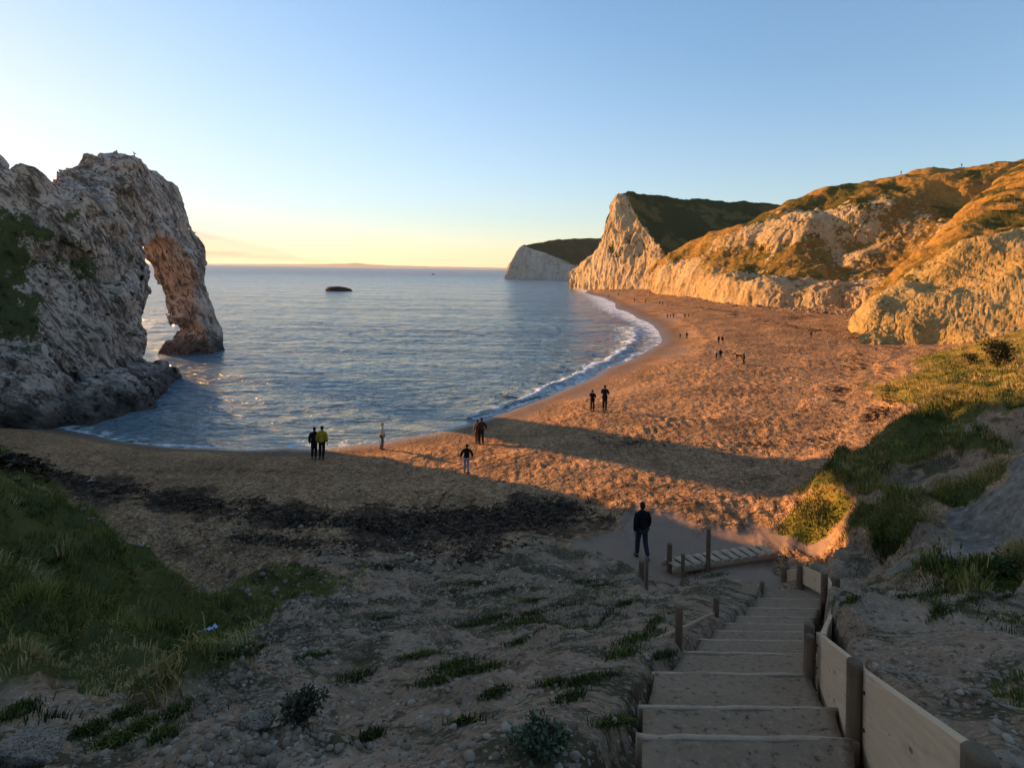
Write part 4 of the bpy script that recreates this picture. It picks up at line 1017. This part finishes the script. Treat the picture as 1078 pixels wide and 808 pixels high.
person(675.5, 588, 60, 'man in a black jacket and dark jeans walking down the sand away from the steps', 12, BK, (.03, .035, .05), stride=.15, arms='side', group='people near the steps')
person(330.5, 483, 34, 'person in a long black coat and hat beside the yellow jacket', 8, BK, BK, long_coat=.7, arms='side', hair=(.012, .012, .012))
person(338.5, 483.5, 35.5, 'person in a mustard yellow jacket at the water edge', 4, (.33, .24, .02), (.018, .018, .02), arms='side', hair=(.02, .015, .012))
person(402, 473, 29, 'person in a pale hooded jacket alone at the waterline', -80, (.42, .36, .33), (.10, .085, .08), hood=True, arms='pocket')
person(506.5, 467.5, 28, 'dark dressed person with a brown bulky coat by the waterline', 20, (.05, .028, .02), (.012, .012, .014), long_coat=.3, arms='out')
person(502, 466.5, 25, 'person in a rosy brown top half hidden behind the bulky brown coat', 30, (.20, .12, .11), (.10, .07, .06), arms='side')
person(491, 498, 31, 'person in a black jacket and pale jeans walking on the sunlit shingle edge', 10, BK, (.26, .28, .34), stride=.12, arms='out')
person(623.5, 432.5, 22.5, 'shorter dark figure, left one of two looking at the sea', -30, BK, NV, arms='phone')
person(636.5, 432, 27, 'tall dark figure in a long coat raising a phone, right one of two', -25, (.016, .014, .018), BK, long_coat=.5, arms='phone')
# ------------------------------------------------------------------ people farther along the beach
def far(px, py, h, label, **kw):
    return person(px, py, h, label, fine=False, group='small figures far along the beach', **kw)
far(783, 383.5, 13.5, 'lone dark figure on the sunlit shingle beside the small dark dog', facing=60, arms='side', stride=.05)
far(754, 377.5, 10.5, 'person in a white top crouched over slightly, next to a dark companion', facing=20, coat=(.5, .48, .45), legs=(.06, .06, .07))
far(758.5, 377.5, 10.5, 'dark figure right beside the person in the white top', facing=-20)
far(756.5, 361.5, 8.5, 'left dark figure of the pair just above the white top pair', facing=20)
far(760.5, 362, 8.5, 'grey trousered figure right of the pair just above the white top pair', facing=0, legs=(.2, .22, .26))
far(716, 356, 5.5, 'small dark figure, left of two near the wet sand', facing=30)
far(723, 356.5, 7, 'taller dark figure, right of two near the wet sand', facing=-30)
far(853.8, 356.5, 9, 'lone figure walking beside the dark weed trail under the yellow cliff', facing=90, stride=.12)
far(702.5, 334.8, 4.6, 'leftmost of three tiny figures close together on the far beach', facing=10)
far(705.8, 334.3, 4.2, 'middle one of three tiny figures close together on the far beach', facing=40)
far(709, 334.2, 4.6, 'rightmost of three tiny figures close together on the far beach', facing=-30)
far(721, 334.8, 5, 'left tiny figure of a pair right of the three on the far beach', facing=0)
far(724.8, 334, 4.4, 'right tiny figure of a pair right of the three on the far beach', facing=50)
far(668, 318, 4.2, 'tiny figure nearest the foam on the far beach, left of the headland foot', facing=0)
far(679.6, 319, 4, 'tiny figure under the tall chalk headland, second from the foam', facing=0)
far(694.6, 320.3, 3.6, 'tiny left figure of two under the start of the chalk cliff', facing=20)
far(697.6, 320.8, 3.6, 'tiny right figure of two under the start of the chalk cliff', facing=-20)
far(641, 313, 3, 'tiniest figure at the far end of the beach by the foam', facing=0)
far(651, 311.5, 2.8, 'tiny figure at the far end of the beach below the headland face', facing=0)
cliff_me = bpy.data.objects['chalk_cliff'].data
CB = BVHTree.FromPolygons([tuple(v.co) for v in cliff_me.vertices], [tuple(p.vertices) for p in cliff_me.polygons])
for px, lab in ((948.6, 'left hiker on the grassy skyline of the cliff'), (1012.4, 'right hiker on the grassy skyline of the cliff')):
    best = None
    for py in np.arange(165, 200, .25):
        r_ = CB.ray_cast(Vector(CAM), Vector(ray(px, py)).normalized(), 600)
        if r_[0]: best = r_[0]; break
    if best: person(px, 0, 4.6, lab, facing=80, fine=False, loc=tuple(best), coat=(.03, .045, .09), group='hikers on the cliff top', stride=.1)

# dog next to the lone figure
def dog(px, py, h):
    p = hit(px, py); k = h*p.y/FPX/.55
    root = thing('dog', 'small dark dog standing on the sunlit shingle left of the lone figure', 'dog', tuple(p), R(80)); root.scale = (k, k, k)
    N = [((0, -.28, .42), .09, .10), ((0, 0, .41), .085, .10), ((0, .22, .43), .10, .13), ((0, .36, .55), .06, .065), ((0, .43, .64), .06, .065), ((0, .55, .61), .03, .03), ((0, -.44, .50), .02), ((0, -.54, .62), .012)]
    E = [(0, 1), (1, 2), (2, 3), (3, 4), (4, 5), (0, 6), (6, 7)]
    for x in (-.07, .07):
        i = len(N); N += [((x, .24, .30), .05), ((x, .25, .16), .036), ((x, .26, .025), .034)]; E += [(2, i), (i, i+1), (i+1, i+2)]
        i = len(N); N += [((x, -.24, .30), .06), ((x, -.33, .17), .036), ((x, -.30, .025), .034)]; E += [(0, i), (i, i+1), (i+1, i+2)]
        i = len(N); N += [((x*.8, .41, .71), .018)]; E += [(4, i)]
    link('body', skin(N, E, 1), cloth((.02, .016, .013)), root)
dog(778, 378, 5.2)

# gull on top of the arch
ab = BVHTree.FromPolygons([tuple(v) for v in V.tolist()], [tuple(f) for f in Fq.tolist()]) if False else None
ax_, ay_ = -41.6, 55.2
am = aob.data; AB = BVHTree.FromPolygons([tuple(v.co) for v in am.vertices], [tuple(p.vertices) for p in am.polygons])
gp = None
for py in np.arange(140, 175, .25):
    r_ = AB.ray_cast(Vector(CAM), Vector(ray(141.5, py)).normalized(), 200)
    if r_[0]: gp = r_[0]; break
if gp:
    g = thing('gull', 'gull perched on the very top of the rock arch', 'bird', tuple(gp+Vector((0, 0, -.02))), R(70))
    link('body', skin([((0, -.16, .20), .05), ((0, 0, .22), .085, .08), ((0, .12, .27), .06), ((0, .17, .37), .035), ((0, .20, .42), .042), ((0, -.30, .17), .03, .015), ((-.04, .02, .10), .012), ((-.04, .03, .0), .012), ((.04, .02, .10), .012), ((.04, .03, .0), .012)],
                      [(0, 1), (1, 2), (2, 3), (3, 4), (0, 5), (1, 6), (6, 7), (1, 8), (8, 9)], 2), cloth((.25, .25, .26)), g)
    link('beak', skin([((0, .235, .42), .016), ((0, .30, .405), .006)], [(0, 1)], 1), cloth((.5, .33, .05)), g)

# ------------------------------------------------------------------ rocks
def ico(sub=3):
    bm = bmesh.new(); bmesh.ops.create_icosphere(bm, subdivisions=sub, radius=1.0)
    v = np.array([tuple(x.co) for x in bm.verts]); f = np.array([[q.index for q in p.verts] for p in bm.faces]); bm.free(); return v, f
IV5, IF5 = ico(5); IV2, IF2 = ico(2); IV1, IF1 = ico(1)
def rock_shape(v, seed, rough=.35, cuts=9):
    rd = np.random.default_rng(seed); q = v.copy()
    for k in range(cuts):                       # planar breaks
        n = rd.normal(size=3); n /= np.linalg.norm(n); d = rd.uniform(.45, .82); s = q@n
        q -= np.where(s > d, (s-d)*.85, 0)[:, None]*n
    q += v*(fbm(v, 1.3, 4, .55, off=seed*3.1)*rough*.35+ridged(v, 2.4, 3, off=seed*1.7)*rough*.12)[:, None]
    return q
grey_rock = rock_material('grey_boulder', (.33, .25, .175), (.25, .185, .125), (.08, .065, .05), (.05, .055, .02), False, .25)
dark_rock = rock_material('dark_sea_rock', (.035, .03, .026), (.03, .024, .02), (.012, .01, .009), (.03, .03, .015), False)
def boulder(px, py, wpx, hpx, depth_ratio, label, seed, mat=None, group=None, name='boulder', z=None, rz=0.0):
    p = hit(px, py) if z is None else Vector(atz(px, py, z))
    s = p.y/FPX; q = rock_shape(IV5, seed)
    q = q*np.array([wpx*s/2, wpx*s/2*depth_ratio, hpx*s/1.5])
    c, sn_ = math.cos(rz), math.sin(rz); q = np.stack([q[:, 0]*c-q[:, 1]*sn_, q[:, 0]*sn_+q[:, 1]*c, q[:, 2]], 1)
    me = np_mesh(name, q, IF5); attr(me, 'green', np.zeros(len(q)))
    o = link(name, me, mat or grey_rock); o.location = p+Vector((0, wpx*s/2*depth_ratio*.6, hpx*s*.12)); return tag(o, label, 'rock', group)
boulder(356.5, 306.3, 29, 7.0, .6, 'dark flat topped rock standing alone out in the sea', 3, dark_rock, name='sea_rock', z=0.0)
G_ = 'pale boulders lying on the slope'
boulder(12, 812, 84, 26, .8, 'large pale slab in the bottom left corner below the grass bank', 5, group=G_, rz=.3)
boulder(265, 768, 38, 15, .8, 'blocky grey boulder left of the dark bush on the slope', 8, group=G_, rz=.5)
G_ = 'boulders under the sunlit cliffs'
boulder(901, 337.5, 15, 6, .8, 'larger brown boulder at the foot of the chalk cliff beside the yellow cliff', 11, group=G_)
boulder(910, 358, 8, 5, .8, 'small boulder alone on shingle below the toe of the yellow cliff', 12, group=G_)
boulder(870, 330, 9, 4, .8, 'little boulder at the foot of the chalk cliff, left of the larger brown one', 13, group=G_)
boulder(800, 323, 10, 4, .8, 'white fallen block at the foot of the chalk cliff under a green patch', 14, group=G_)
boulder(768, 320, 7, 3, .8, 'white fallen block farthest along the foot of the chalk cliff', 15, group=G_)

# boat far out
bp = Vector(atz(456, 288.9, 0.0)); bt = thing('boat', 'tiny dark boat far out on the open sea', 'boat', tuple(bp), R(20))
k = bp.y/FPX
bm = bmesh.new(); sec = []
for t in np.linspace(-1, 1, 9):
    w_ = .28*(1-max(0, t)**2.2)*(.85 if t < -.9 else 1); L_ = t*2.0; sh_ = .45+.25*max(0, t)**2
    sec.append([bm.verts.new((L_*k, y*k, zz*k)) for y, zz in ((-w_, sh_), (-w_*.8, -.1), (0, -.25), (w_*.8, -.1), (w_, sh_))])
for a, b in zip(sec[:-1], sec[1:]):
    for i in range(4): bm.faces.new((a[i], a[i+1], b[i+1], b[i]))
    bm.faces.new((a[4], a[0], b[0], b[4]))
bm.faces.new(sec[0]); bm.faces.new(sec[-1][::-1]); bmesh.ops.recalc_face_normals(bm, faces=bm.faces)
bm_obj('hull', bm, cloth((.03, .03, .04)), bt, smooth=False)
bm = bmesh.new(); bmesh.ops.create_cube(bm, size=1.0)
for v in bm.verts: v.co = Vector((v.co.x*1.3*k*(1 if v.co.z < 0 else .8)-.3*k, v.co.y*.36*k, (v.co.z*.7+.8)*k))
bmesh.ops.bevel(bm, geom=bm.edges[:], offset=.05*k, segments=2, affect='EDGES'); bm_obj('cabin', bm, cloth((.12, .12, .13)), bt, smooth=False)
bm_obj('mast', cap_bm(.03*k, .02*k, 1.1*k, 8), cloth((.05, .05, .05)), bt, Vector((-.3*k, 0, 1.1*k)))

# ------------------------------------------------------------------ scattered stones, weed, grass
def sample_px(poly, n, seed):
    rd = np.random.default_rng(seed); poly = np.array(poly, float); lo, hi = poly.min(0), poly.max(0); out = []
    while len(out) < n:
        q = rd.uniform(lo, hi); ins = False; j = len(poly)-1
        for i in range(len(poly)):
            if (poly[i, 1] > q[1]) != (poly[j, 1] > q[1]) and q[0] < (poly[j, 0]-poly[i, 0])*(q[1]-poly[i, 1])/(poly[j, 1]-poly[i, 1])+poly[i, 0]: ins = not ins
            j = i
        if ins: out.append(q)
    return out
def multi(parts):
    Vs, Fs, Ts, off = [], [], [], 0
    for v, f, t in parts:
        Vs.append(v); Fs.append(f+off); Ts.append(np.full(len(v), t) if np.isscalar(t) else t); off += len(v)
    return np.concatenate(Vs), np.concatenate(Fs), np.concatenate(Ts)
variants = [rock_shape(IV2, 100+k, .3, 20) for k in range(10)]
small_v = [rock_shape(IV1, 200+k, .3, 10) for k in range(8)]
parts = []
def stones(poly, n, s0, s1, seed, pw=2.6, far_=70):
    rd = np.random.default_rng(seed)
    for q in sample_px(poly, n, seed):
        p = hit(*q)
        if p is None or p.y > far_: continue
        s = s0+(s1-s0)*rd.random()**pw
        v = variants[rd.integers(10)] if s*FPX/p.y > 5 else small_v[rd.integers(8)]
        f = IF2 if len(v) == len(IV2) else IF1
        a = rd.uniform(0, 6.28); c, sn_ = math.cos(a), math.sin(a)
        v = v*np.array([1, rd.uniform(.6, 1), rd.uniform(.4, .75)])*s
        v = np.stack([v[:, 0]*c-v[:, 1]*sn_, v[:, 0]*sn_+v[:, 1]*c, v[:, 2]], 1)+np.array(p)+np.array([0, 0, s*.12])
        parts.append((v, f, rd.random()))
stones([(215, 700), (330, 640), (520, 620), (660, 640), (690, 690), (660, 808), (200, 808)], 1100, .008, .045, 1, 4)
stones([(230, 690), (320, 700), (350, 808), (190, 808), (200, 730)], 520, .010, .042, 2, 4)
stones([(250, 640), (380, 610), (470, 650), (330, 700), (240, 720)], 600, .012, .06, 3, 3)
stones([(880, 650), (1078, 640), (1078, 790), (960, 720), (890, 680)], 500, .006, .035, 4, 4)
stones([(190, 600), (300, 580), (560, 585), (660, 600), (650, 620), (300, 640)], 600, .03, .11, 5, 3)
stones([(60, 520), (330, 560), (600, 560), (560, 590), (220, 600), (110, 560)], 700, .03, .10, 6, 2)
stones([(0, 770), (120, 730), (200, 740), (200, 808), (0, 808)], 250, .008, .04, 7)
stones([(690, 308), (760, 317), (830, 322), (900, 327), (903, 333), (830, 327), (760, 321), (690, 311)], 420, .12, .75, 8, 3, 400)
stones([(903, 349), (950, 350), (1010, 354), (1010, 360), (950, 357), (900, 356)], 260, .06, .4, 9, 3, 400)
stones([(620, 303), (690, 307), (690, 310), (620, 304.5)], 120, .2, .9, 10, 3, 400)
stones([(840, 340), (905, 338), (930, 372), (870, 366)], 120, .05, .25, 11, 3, 400)
sv, sf, stt = multi(parts); stme = np_mesh('scattered_stones', sv, sf); attr(stme, 'tint', stt)
m_ = NT('stone'); t_ = m_.attr('tint').outputs['Fac']; o_ = m_.obj()
c_ = m_.ramp(t_, [(0, (.15, .105, .068)), (.5, (.28, .20, .13)), (.85, (.36, .27, .19)), (1, (.48, .39, .29))])
c_ = m_.mix(m_.math('MULTIPLY', m_.noise(o_, 25, 5, .7), .6), c_, (.14, .11, .085))
tag(link('scattered_stones', stme, m_.fin(c_, .9, m_.bump(m_.noise(o_, 40, 4), .4, .01)), smooth=False), kind='stuff')

# seaweed scraps along the wrack lines
parts = []; rd = np.random.default_rng(55)
def weed(line, n, spread, s0, s1, clump=True):
    L = np.array(line, float); seg = np.linalg.norm(np.diff(L, axis=0), axis=1); cs = np.concatenate([[0], np.cumsum(seg)])
    for _ in range(n):
        t = rd.uniform(0, cs[-1]); x = np.interp(t, cs, L[:, 0]); y = np.interp(t, cs, L[:, 1])
        cl_ = .45+1.2*max(0, float(pn(np.array([[x*.035, y*.05, 3.0]]))[0])+.25)
        if clump and pn(np.array([[x*.05, y*.11, 9.0]]))[0] < rd.normal()*.18-.02: continue
        sp = spread*cl_
        q = (x+rd.normal()*spread*.8, y+rd.normal()*sp*.5)
        p = hit(*q)
        if p is None or p.z < .3: continue
        s = rd.uniform(s0, s1); a = rd.uniform(0, 6.28); n_ = 5
        u = np.linspace(-1, 1, n_); wv = rd.normal(size=n_)*.25; wd_ = .16*(1-np.abs(u)**3)+.04
        pts_ = np.concatenate([np.stack([u, wv+wd_, np.abs(rd.normal(size=n_))*.16+.03], 1), np.stack([u, wv-wd_, np.abs(rd.normal(size=n_))*.16+.03], 1)])*s
        c, sn_ = math.cos(a), math.sin(a); pts_ = np.stack([pts_[:, 0]*c-pts_[:, 1]*sn_, pts_[:, 0]*sn_+pts_[:, 1]*c, pts_[:, 2]], 1)+np.array(p)
        f = np.array([[i, i+1, n_+i+1, n_+i] for i in range(n_-1)])
        parts.append((pts_, f, rd.random()))
weed([(0, 482), (60, 498), (120, 517), (200, 531), (300, 545), (380, 550), (450, 548), (520, 545), (605, 532)], 4200, 12, .06, .22)
weed([(380, 553), (450, 552), (520, 547), (600, 535)], 5200, 20, .06, .24)
weed([(120, 512), (200, 524), (280, 531)], 500, 8, .07, .2)
weed([(250, 566), (330, 572), (420, 577), (500, 584), (560, 570)], 900, 12, .06, .2)
weed([(620, 462), (720, 471), (800, 468), (870, 462), (925, 457)], 420, 6, .06, .22)
weed([(690, 317), (760, 327), (830, 335), (880, 330), (915, 333)], 330, 2.6, .2, .7)
weed([(770, 330), (830, 343), (880, 351)], 150, 2.4, .2, .6)
weed([(885, 335), (902, 350), (905, 372), (890, 395), (880, 420)], 420, 7, .1, .4)
weed([(945, 362), (930, 395), (940, 425), (915, 442)], 420, 6, .1, .35)
weed([(420, 597), (330, 596)], 160, 7, .05, .16)
wv, wf, wt2 = multi(parts); wme = np_mesh('seaweed', wv, wf); attr(wme, 'tint', wt2)
m_ = NT('seaweed'); c_ = m_.ramp(m_.attr('tint').outputs['Fac'], [(0, (.014, .010, .008)), (.6, (.045, .030, .020)), (1, (.13, .08, .045))])
tag(link('seaweed', wme, m_.fin(c_, .8, Specular_IOR_Level=0.05)), kind='stuff')

def blades(base, lean, length, width, tint, seed=0, droop=.5):
    """base (n,3); lean (n,3) horizontal lean vector; one curved blade each"""
    n = len(base); rd = np.random.default_rng(seed)
    a = rd.uniform(0, 2*np.pi, n); side = np.stack([np.cos(a), np.sin(a), np.zeros(n)], 1)*width[:, None]/2
    up = np.array([0, 0, 1.0])
    L = length[:, None]
    m1 = base+(up*.55+lean*.35)*L; tip = base+(up*(1-droop*np.linalg.norm(lean, axis=1, keepdims=True))*.85+lean)*L
    Vb = np.stack([base-side, base+side, m1-side*.75, m1+side*.75, tip], 1).reshape(-1, 3)
    i = np.arange(n)*5
    F1 = np.stack([i, i+1, i+3, i+2], 1); F2 = np.stack([i+2, i+3, i+4, i+4], 1)
    return Vb, F1, F2[:, :3], np.repeat(tint, 5)
def mesh_blades(name, sets, mat):
    Vs, Q, T, ti, off = [], [], [], [], 0
    for v, f1, f2, t in sets: Vs.append(v); Q.append(f1+off); T.append(f2+off); ti.append(t); off += len(v)
    Vs = np.concatenate(Vs).astype(np.float32); Q = np.concatenate(Q); T = np.concatenate(T)
    me = bpy.data.meshes.new(name); me.vertices.add(len(Vs)); me.vertices.foreach_set('co', Vs.ravel())
    lv = np.concatenate([Q.ravel(), T.ravel()]).astype(np.int32); me.loops.add(len(lv)); me.loops.foreach_set('vertex_index', lv)
    ls = np.concatenate([np.arange(len(Q))*4, len(Q)*4+np.arange(len(T))*3]).astype(np.int32); lt = np.concatenate([np.full(len(Q), 4), np.full(len(T), 3)]).astype(np.int32)
    me.polygons.add(len(ls)); me.polygons.foreach_set('loop_start', ls); me.polygons.foreach_set('loop_total', lt); me.update(calc_edges=True)
    attr(me, 'tint', np.concatenate(ti)); return link(name, me, mat)
m_ = NT('grass_blades'); t_ = m_.attr('tint').outputs['Fac']
c_ = m_.ramp(t_, [(0, (.034, .040, .013)), (.3, (.085, .105, .022)), (.55, (.175, .16, .032)), (.8, (.30, .23, .075)), (1, (.40, .29, .12))])
M_grass = m_.fin(c_, .8, Specular_IOR_Level=.05); 
m_.set(m_.b, 'Subsurface Weight', 0.0)
GN = grid_normals(G.reshape(NT_, NR_, 3)).reshape(-1, 3); GN[GN[:, 2] < 0] *= -1
down = GN*np.array([1, 1, 0])
def grass_on(mask, n_tuft, per, len_rng, width, seed, tintbase, rad, tscale=.5):
    rd = np.random.default_rng(seed); idx = np.flatnonzero(mask > 0.02); pr = mask[idx]; pr = pr/pr.sum()
    c = idx[rd.choice(len(idx), n_tuft, p=pr)]
    base = np.repeat(G[c], per, 0); nn = len(base)
    off = rd.normal(size=(nn, 3))*rad; off[:, 2] = 0
    sl_ = np.repeat(GN[c], per, 0); off[:, 2] = -(off[:, 0]*sl_[:, 0]+off[:, 1]*sl_[:, 1])/np.maximum(sl_[:, 2], .35)
    tl = .75+.5*fbm(G[c], .8, 2, off=seed); tl = np.clip(tl, .35, 1.5)
    ln = np.repeat(rd.uniform(*len_rng, n_tuft)*tl, per)*rd.uniform(.55, 1.1, nn)
    ld = rd.normal(size=(n_tuft, 3))*.25+down[c]*.55; ld[:, 2] = 0
    lean = np.repeat(ld, per, 0)+off/rad*.16+rd.normal(size=(nn, 3))*.12; lean[:, 2] = 0
    tint = np.clip(tintbase+np.repeat(fbm(G[c], tscale, 3, off=seed+2)*.85+rd.normal(size=n_tuft)*.07, per)+rd.normal(size=nn)*.07, 0, 1)
    return blades(base+off-np.array([0, 0, .02]), lean, ln, np.full(nn, width)*rd.uniform(.7, 1.3, nn), tint, seed)
gmask = sstep(gr, .40, .62)
left = (XY[:, 0] < -2.5) & (XY[:, 1] < 22) & (dist > 4.2)
rgt = (XY[:, 0] > 5) & (XY[:, 1] < 40) & (dist > 9)
sets = [grass_on(gmask*left, 10500, 16, (.06, .21), .010, 1, .48, .055), grass_on(gmask*left*sstep(fbm(p3, .7, 2, off=12), -.1, .3), 2600, 20, (.16, .36), .011, 2, .66, .07),
        grass_on(gmask*rgt, 9000, 13, (.10, .36), .020, 3, .50, .11), grass_on(gmask*rgt*sstep(fbm(p3, .5, 2, off=12), -.1, .3), 1600, 16, (.3, .55), .022, 4, .64, .13)]
dmask = sstep(dg, .45, .65)
sets.append(grass_on(dmask*((XY[:, 1] < 75) & (XY[:, 0] > 5)), 6500, 10, (.2, .45), .035, 5, .66, .2))
# grass clinging to the little scarps of the slope
scarp = ea*sstep(.86-GN[:, 2], 0, .14)*((dist > 4.5) & (dist < 17) & (m > 1.6))*sstep(fbm(p3, .25, 3, off=6), -.05, .25)
sets.append(grass_on(scarp, 3400, 14, (.04, .12), .009, 21, .14, .07))
# tufts and mats on the clay slope
TU = [(500, 614, 30, 6), (530, 622, 28, 7), (478, 622, 18, 4), (560, 632, 12, 3), (545, 655, 26, 9), (520, 650, 18, 5), (500, 657, 20, 4), (545, 676, 12, 7), (620, 612, 20, 4), (635, 615, 14, 4), (660, 634, 10, 6),
      (690, 655, 10, 12), (672, 672, 22, 10), (655, 688, 18, 8), (440, 690, 18, 5), (480, 700, 24, 9), (500, 705, 26, 8), (460, 716, 18, 8), (520, 730, 14, 8), (375, 712, 18, 8), (330, 690, 16, 3), (250, 690, 24, 4),
      (270, 680, 16, 3), (620, 716, 22, 8), (600, 735, 14, 8), (650, 760, 18, 6), (580, 720, 14, 4), (390, 775, 12, 8), (490, 760, 16, 3), (95, 770, 16, 8), (120, 782, 18, 9), (150, 765, 14, 10), (172, 775, 12, 8), (135, 752, 14, 7), (185, 750, 12, 8), (20, 750, 16, 10),
      (1000, 612, 16, 8), (985, 624, 14, 8), (1020, 632, 14, 6), (1058, 604, 14, 5), (985, 645, 6, 10), (1060, 628, 8, 4), (895, 632, 8, 5), (960, 627, 14, 3), (700, 690, 12, 5), (560, 645, 14, 4), (405, 650, 12, 3),
      (735, 600, 14, 7), (750, 606, 16, 4), (60, 590, 8, 6), (800, 752, 1, 1)]
bs, ln_, ls_, tn_, wd__ = [], [], [], [], []
rd = np.random.default_rng(77)
for (px, py, wx, wy) in TU:
    n = int(90+wx*wy*3.4); tt = rd.normal()*.08
    for _ in range(n):
        tq_ = rd.normal(); p = hit(px+tq_*wx*.6, py-tq_*wy*.35+rd.normal()*wy*.28)
        if p is None: continue
        s = .03+.075*rd.random()*(1 if p.y < 14 else 1.3)
        bs.append(tuple(p-Vector((0, 0, .015)))); ln_.append(s*(1.3 if py > 740 and px < 200 else 1)); v = rd.normal(size=3)*.4; v[2] = 0; v[1] -= .2; ls_.append(v); tn_.append(np.clip(.10+tt+rd.normal()*.12+(.5 if rd.random() < .12 else 0), 0, 1)); wd__.append(.006+.0006*p.y)
sets.append(blades(np.array(bs), np.array(ls_), np.array(ln_), np.array(wd__), np.array(tn_), 9))
tag(mesh_blades('grass', sets, M_grass), kind='stuff')

# leafy plants and bushes: stems with leaf-sized faces
def leafy(name, px, py, wpx, hpx, n, label, cols, leaf, seed, group=None, cat='plant'):
    p = hit(px, py); k = p.y/FPX; rd = np.random.default_rng(seed)
    root = thing(name, label, cat, tuple(p), 0, group)
    nodes = [((0, 0, -.03), .02*k*hpx)]; edges = []; ends = []
    W_, H_ = wpx*k/2, hpx*k
    for s in range(9):
        a = rd.uniform(0, 6.28); r_ = rd.uniform(.3, 1); m1 = (math.cos(a)*W_*.35*r_, math.sin(a)*W_*.35*r_, H_*.45); e = (math.cos(a)*W_*r_*.85, math.sin(a)*W_*r_*.85, H_*rd.uniform(.6, .95))
        i = len(nodes); nodes += [(m1, .010*k*hpx), (e, .005*k*hpx)]; edges += [(0, i), (i, i+1)]; ends += [m1, e, e]
    link('stem', skin(nodes, edges, 1), cloth((.06, .045, .025)), root)
    ends = np.array(ends)
    c = ends[rd.integers(len(ends), size=n)]+rd.normal(size=(n, 3))*np.array([W_, W_, H_])*.20
    c[:, 2] = np.maximum(c[:, 2], .01)
    d = rd.normal(size=(n, 3)); d[:, 2] = np.abs(d[:, 2])*.7; d /= np.linalg.norm(d, axis=1)[:, None]
    s = np.cross(d, rd.normal(size=(n, 3))); s /= np.linalg.norm(s, axis=1)[:, None]
    L = (leaf*k*rd.uniform(.6, 1.3, n))[:, None]; nrm_ = np.cross(d, s)
    Vv = np.stack([c, c+d*L*.5+s*L*.28+nrm_*L*.06, c+d*L, c+d*L*.5-s*L*.28+nrm_*L*.06], 1).reshape(-1, 3); i = np.arange(n)*4
    me = np_mesh('leaves', Vv, np.stack([i, i+1, i+2, i+3], 1)); attr(me, 'tint', np.repeat(np.clip(rd.normal(.5, .22, n), 0, 1), 4))
    m = NT('leaf'); link('foliage', me, m.fin(m.mix(m.attr('tint').outputs['Fac'], cols[0], cols[1]), .6), root, smooth=False)
leafy('leafy_plant', 568, 797, 52, 24, 900, 'leafy grey green plant low on the bare slope near the bottom edge', ((.03, .045, .02), (.12, .15, .085)), 8, 1)
leafy('bush', 322, 760, 46, 21, 900, 'dark rounded bush on the rubble slope right of the blocky boulder', ((.022, .022, .013), (.085, .075, .045)), 5, 2, 'dark bushes', 'bush')
leafy('bush', 1050, 385, 30, 22, 1200, 'dark scrubby bush on the orange grassy mound at the right edge', ((.03, .03, .012), (.09, .075, .03)), 3, 3, 'dark bushes', 'bush')
leafy('bush', 1022, 382, 12, 8, 400, 'smallest dark bush left of the scrubby one on the orange mound', ((.03, .035, .012), (.09, .085, .03)), 2, 4, 'dark bushes', 'bush')
leafy('leafy_plant', 1062, 612, 26, 24, 500, 'spindly green plant on the clay ledge at the right edge', ((.03, .045, .015), (.10, .12, .05)), 4, 5)

# litter and driftwood
p = hit(222, 675); k = p.y/FPX
n_ = 14; u, v = np.meshgrid(np.linspace(-1, 1, n_), np.linspace(-1, 1, n_), indexing='ij')
q = np.stack([u.ravel()*6*k, v.ravel()*4*k, np.zeros(u.size)], 1); cr_ = fbm(q, .28/k, 3, .6); q[:, 2] = np.abs(cr_)*5*k+.02; q[:, 0] += cr_*2*k
lo_ = link('litter', np_mesh('litter', q, grid_faces(n_, n_)), simple('pale_plastic', (.42, .52, .68), .5, .4, 9)); lo_.location = p+Vector((0, 0, .14)); lo_.rotation_euler = (R(-25), 0, .5)
sm_ = lo_.modifiers.new('t', 'SOLIDIFY'); sm_.thickness = .004
tag(lo_, 'scrap of crumpled pale blue plastic lying on the green grass', 'litter')
for px, py, s, rz_, lab in ((94, 508, 7, .4, 'bleached forked driftwood stick in the dark seaweed line behind the bank'), (58, 494, 5, -.5, 'smaller white driftwood stick left of the forked one in the seaweed')):
    p = hit(px, py); k = p.y/FPX*s
    o = link('driftwood', skin([((-1*k, 0, .05*k), .09*k), ((0, .1*k, .25*k), .10*k), ((.8*k, 0, .35*k), .06*k), ((.5*k, .3*k, .9*k), .05*k)], [(0, 1), (1, 2), (1, 3)], 1), cloth((.5, .46, .42)))
    o.location = p; o.rotation_euler = (0, 0, rz_); tag(o, lab, 'driftwood', 'driftwood sticks')

# ------------------------------------------------------------------ sea haze: one box of pale air round everything
bm = bmesh.new(); bmesh.ops.create_cube(bm, size=1.0)
for v in bm.verts: v.co = Vector((v.co.x*50000, v.co.y*46000+21500, -12 if v.co.z < 0 else 190))
hz_me = bpy.data.meshes.new('haze'); bm.to_mesh(hz_me); bm.free()
hm_ = bpy.data.materials.new('haze'); hm_.use_nodes = True; ht = hm_.node_tree; ht.nodes.remove(ht.nodes['Principled BSDF'])
pv = ht.nodes.new('ShaderNodeVolumePrincipled'); pv.inputs['Color'].default_value = (.86, .88, .92, 1); pv.inputs['Density'].default_value = 4e-5; pv.inputs['Anisotropy'].default_value = .2
ht.links.new(pv.outputs[0], ht.nodes['Material Output'].inputs['Volume'])
tag(link('haze', hz_me, hm_, smooth=False), kind='stuff')
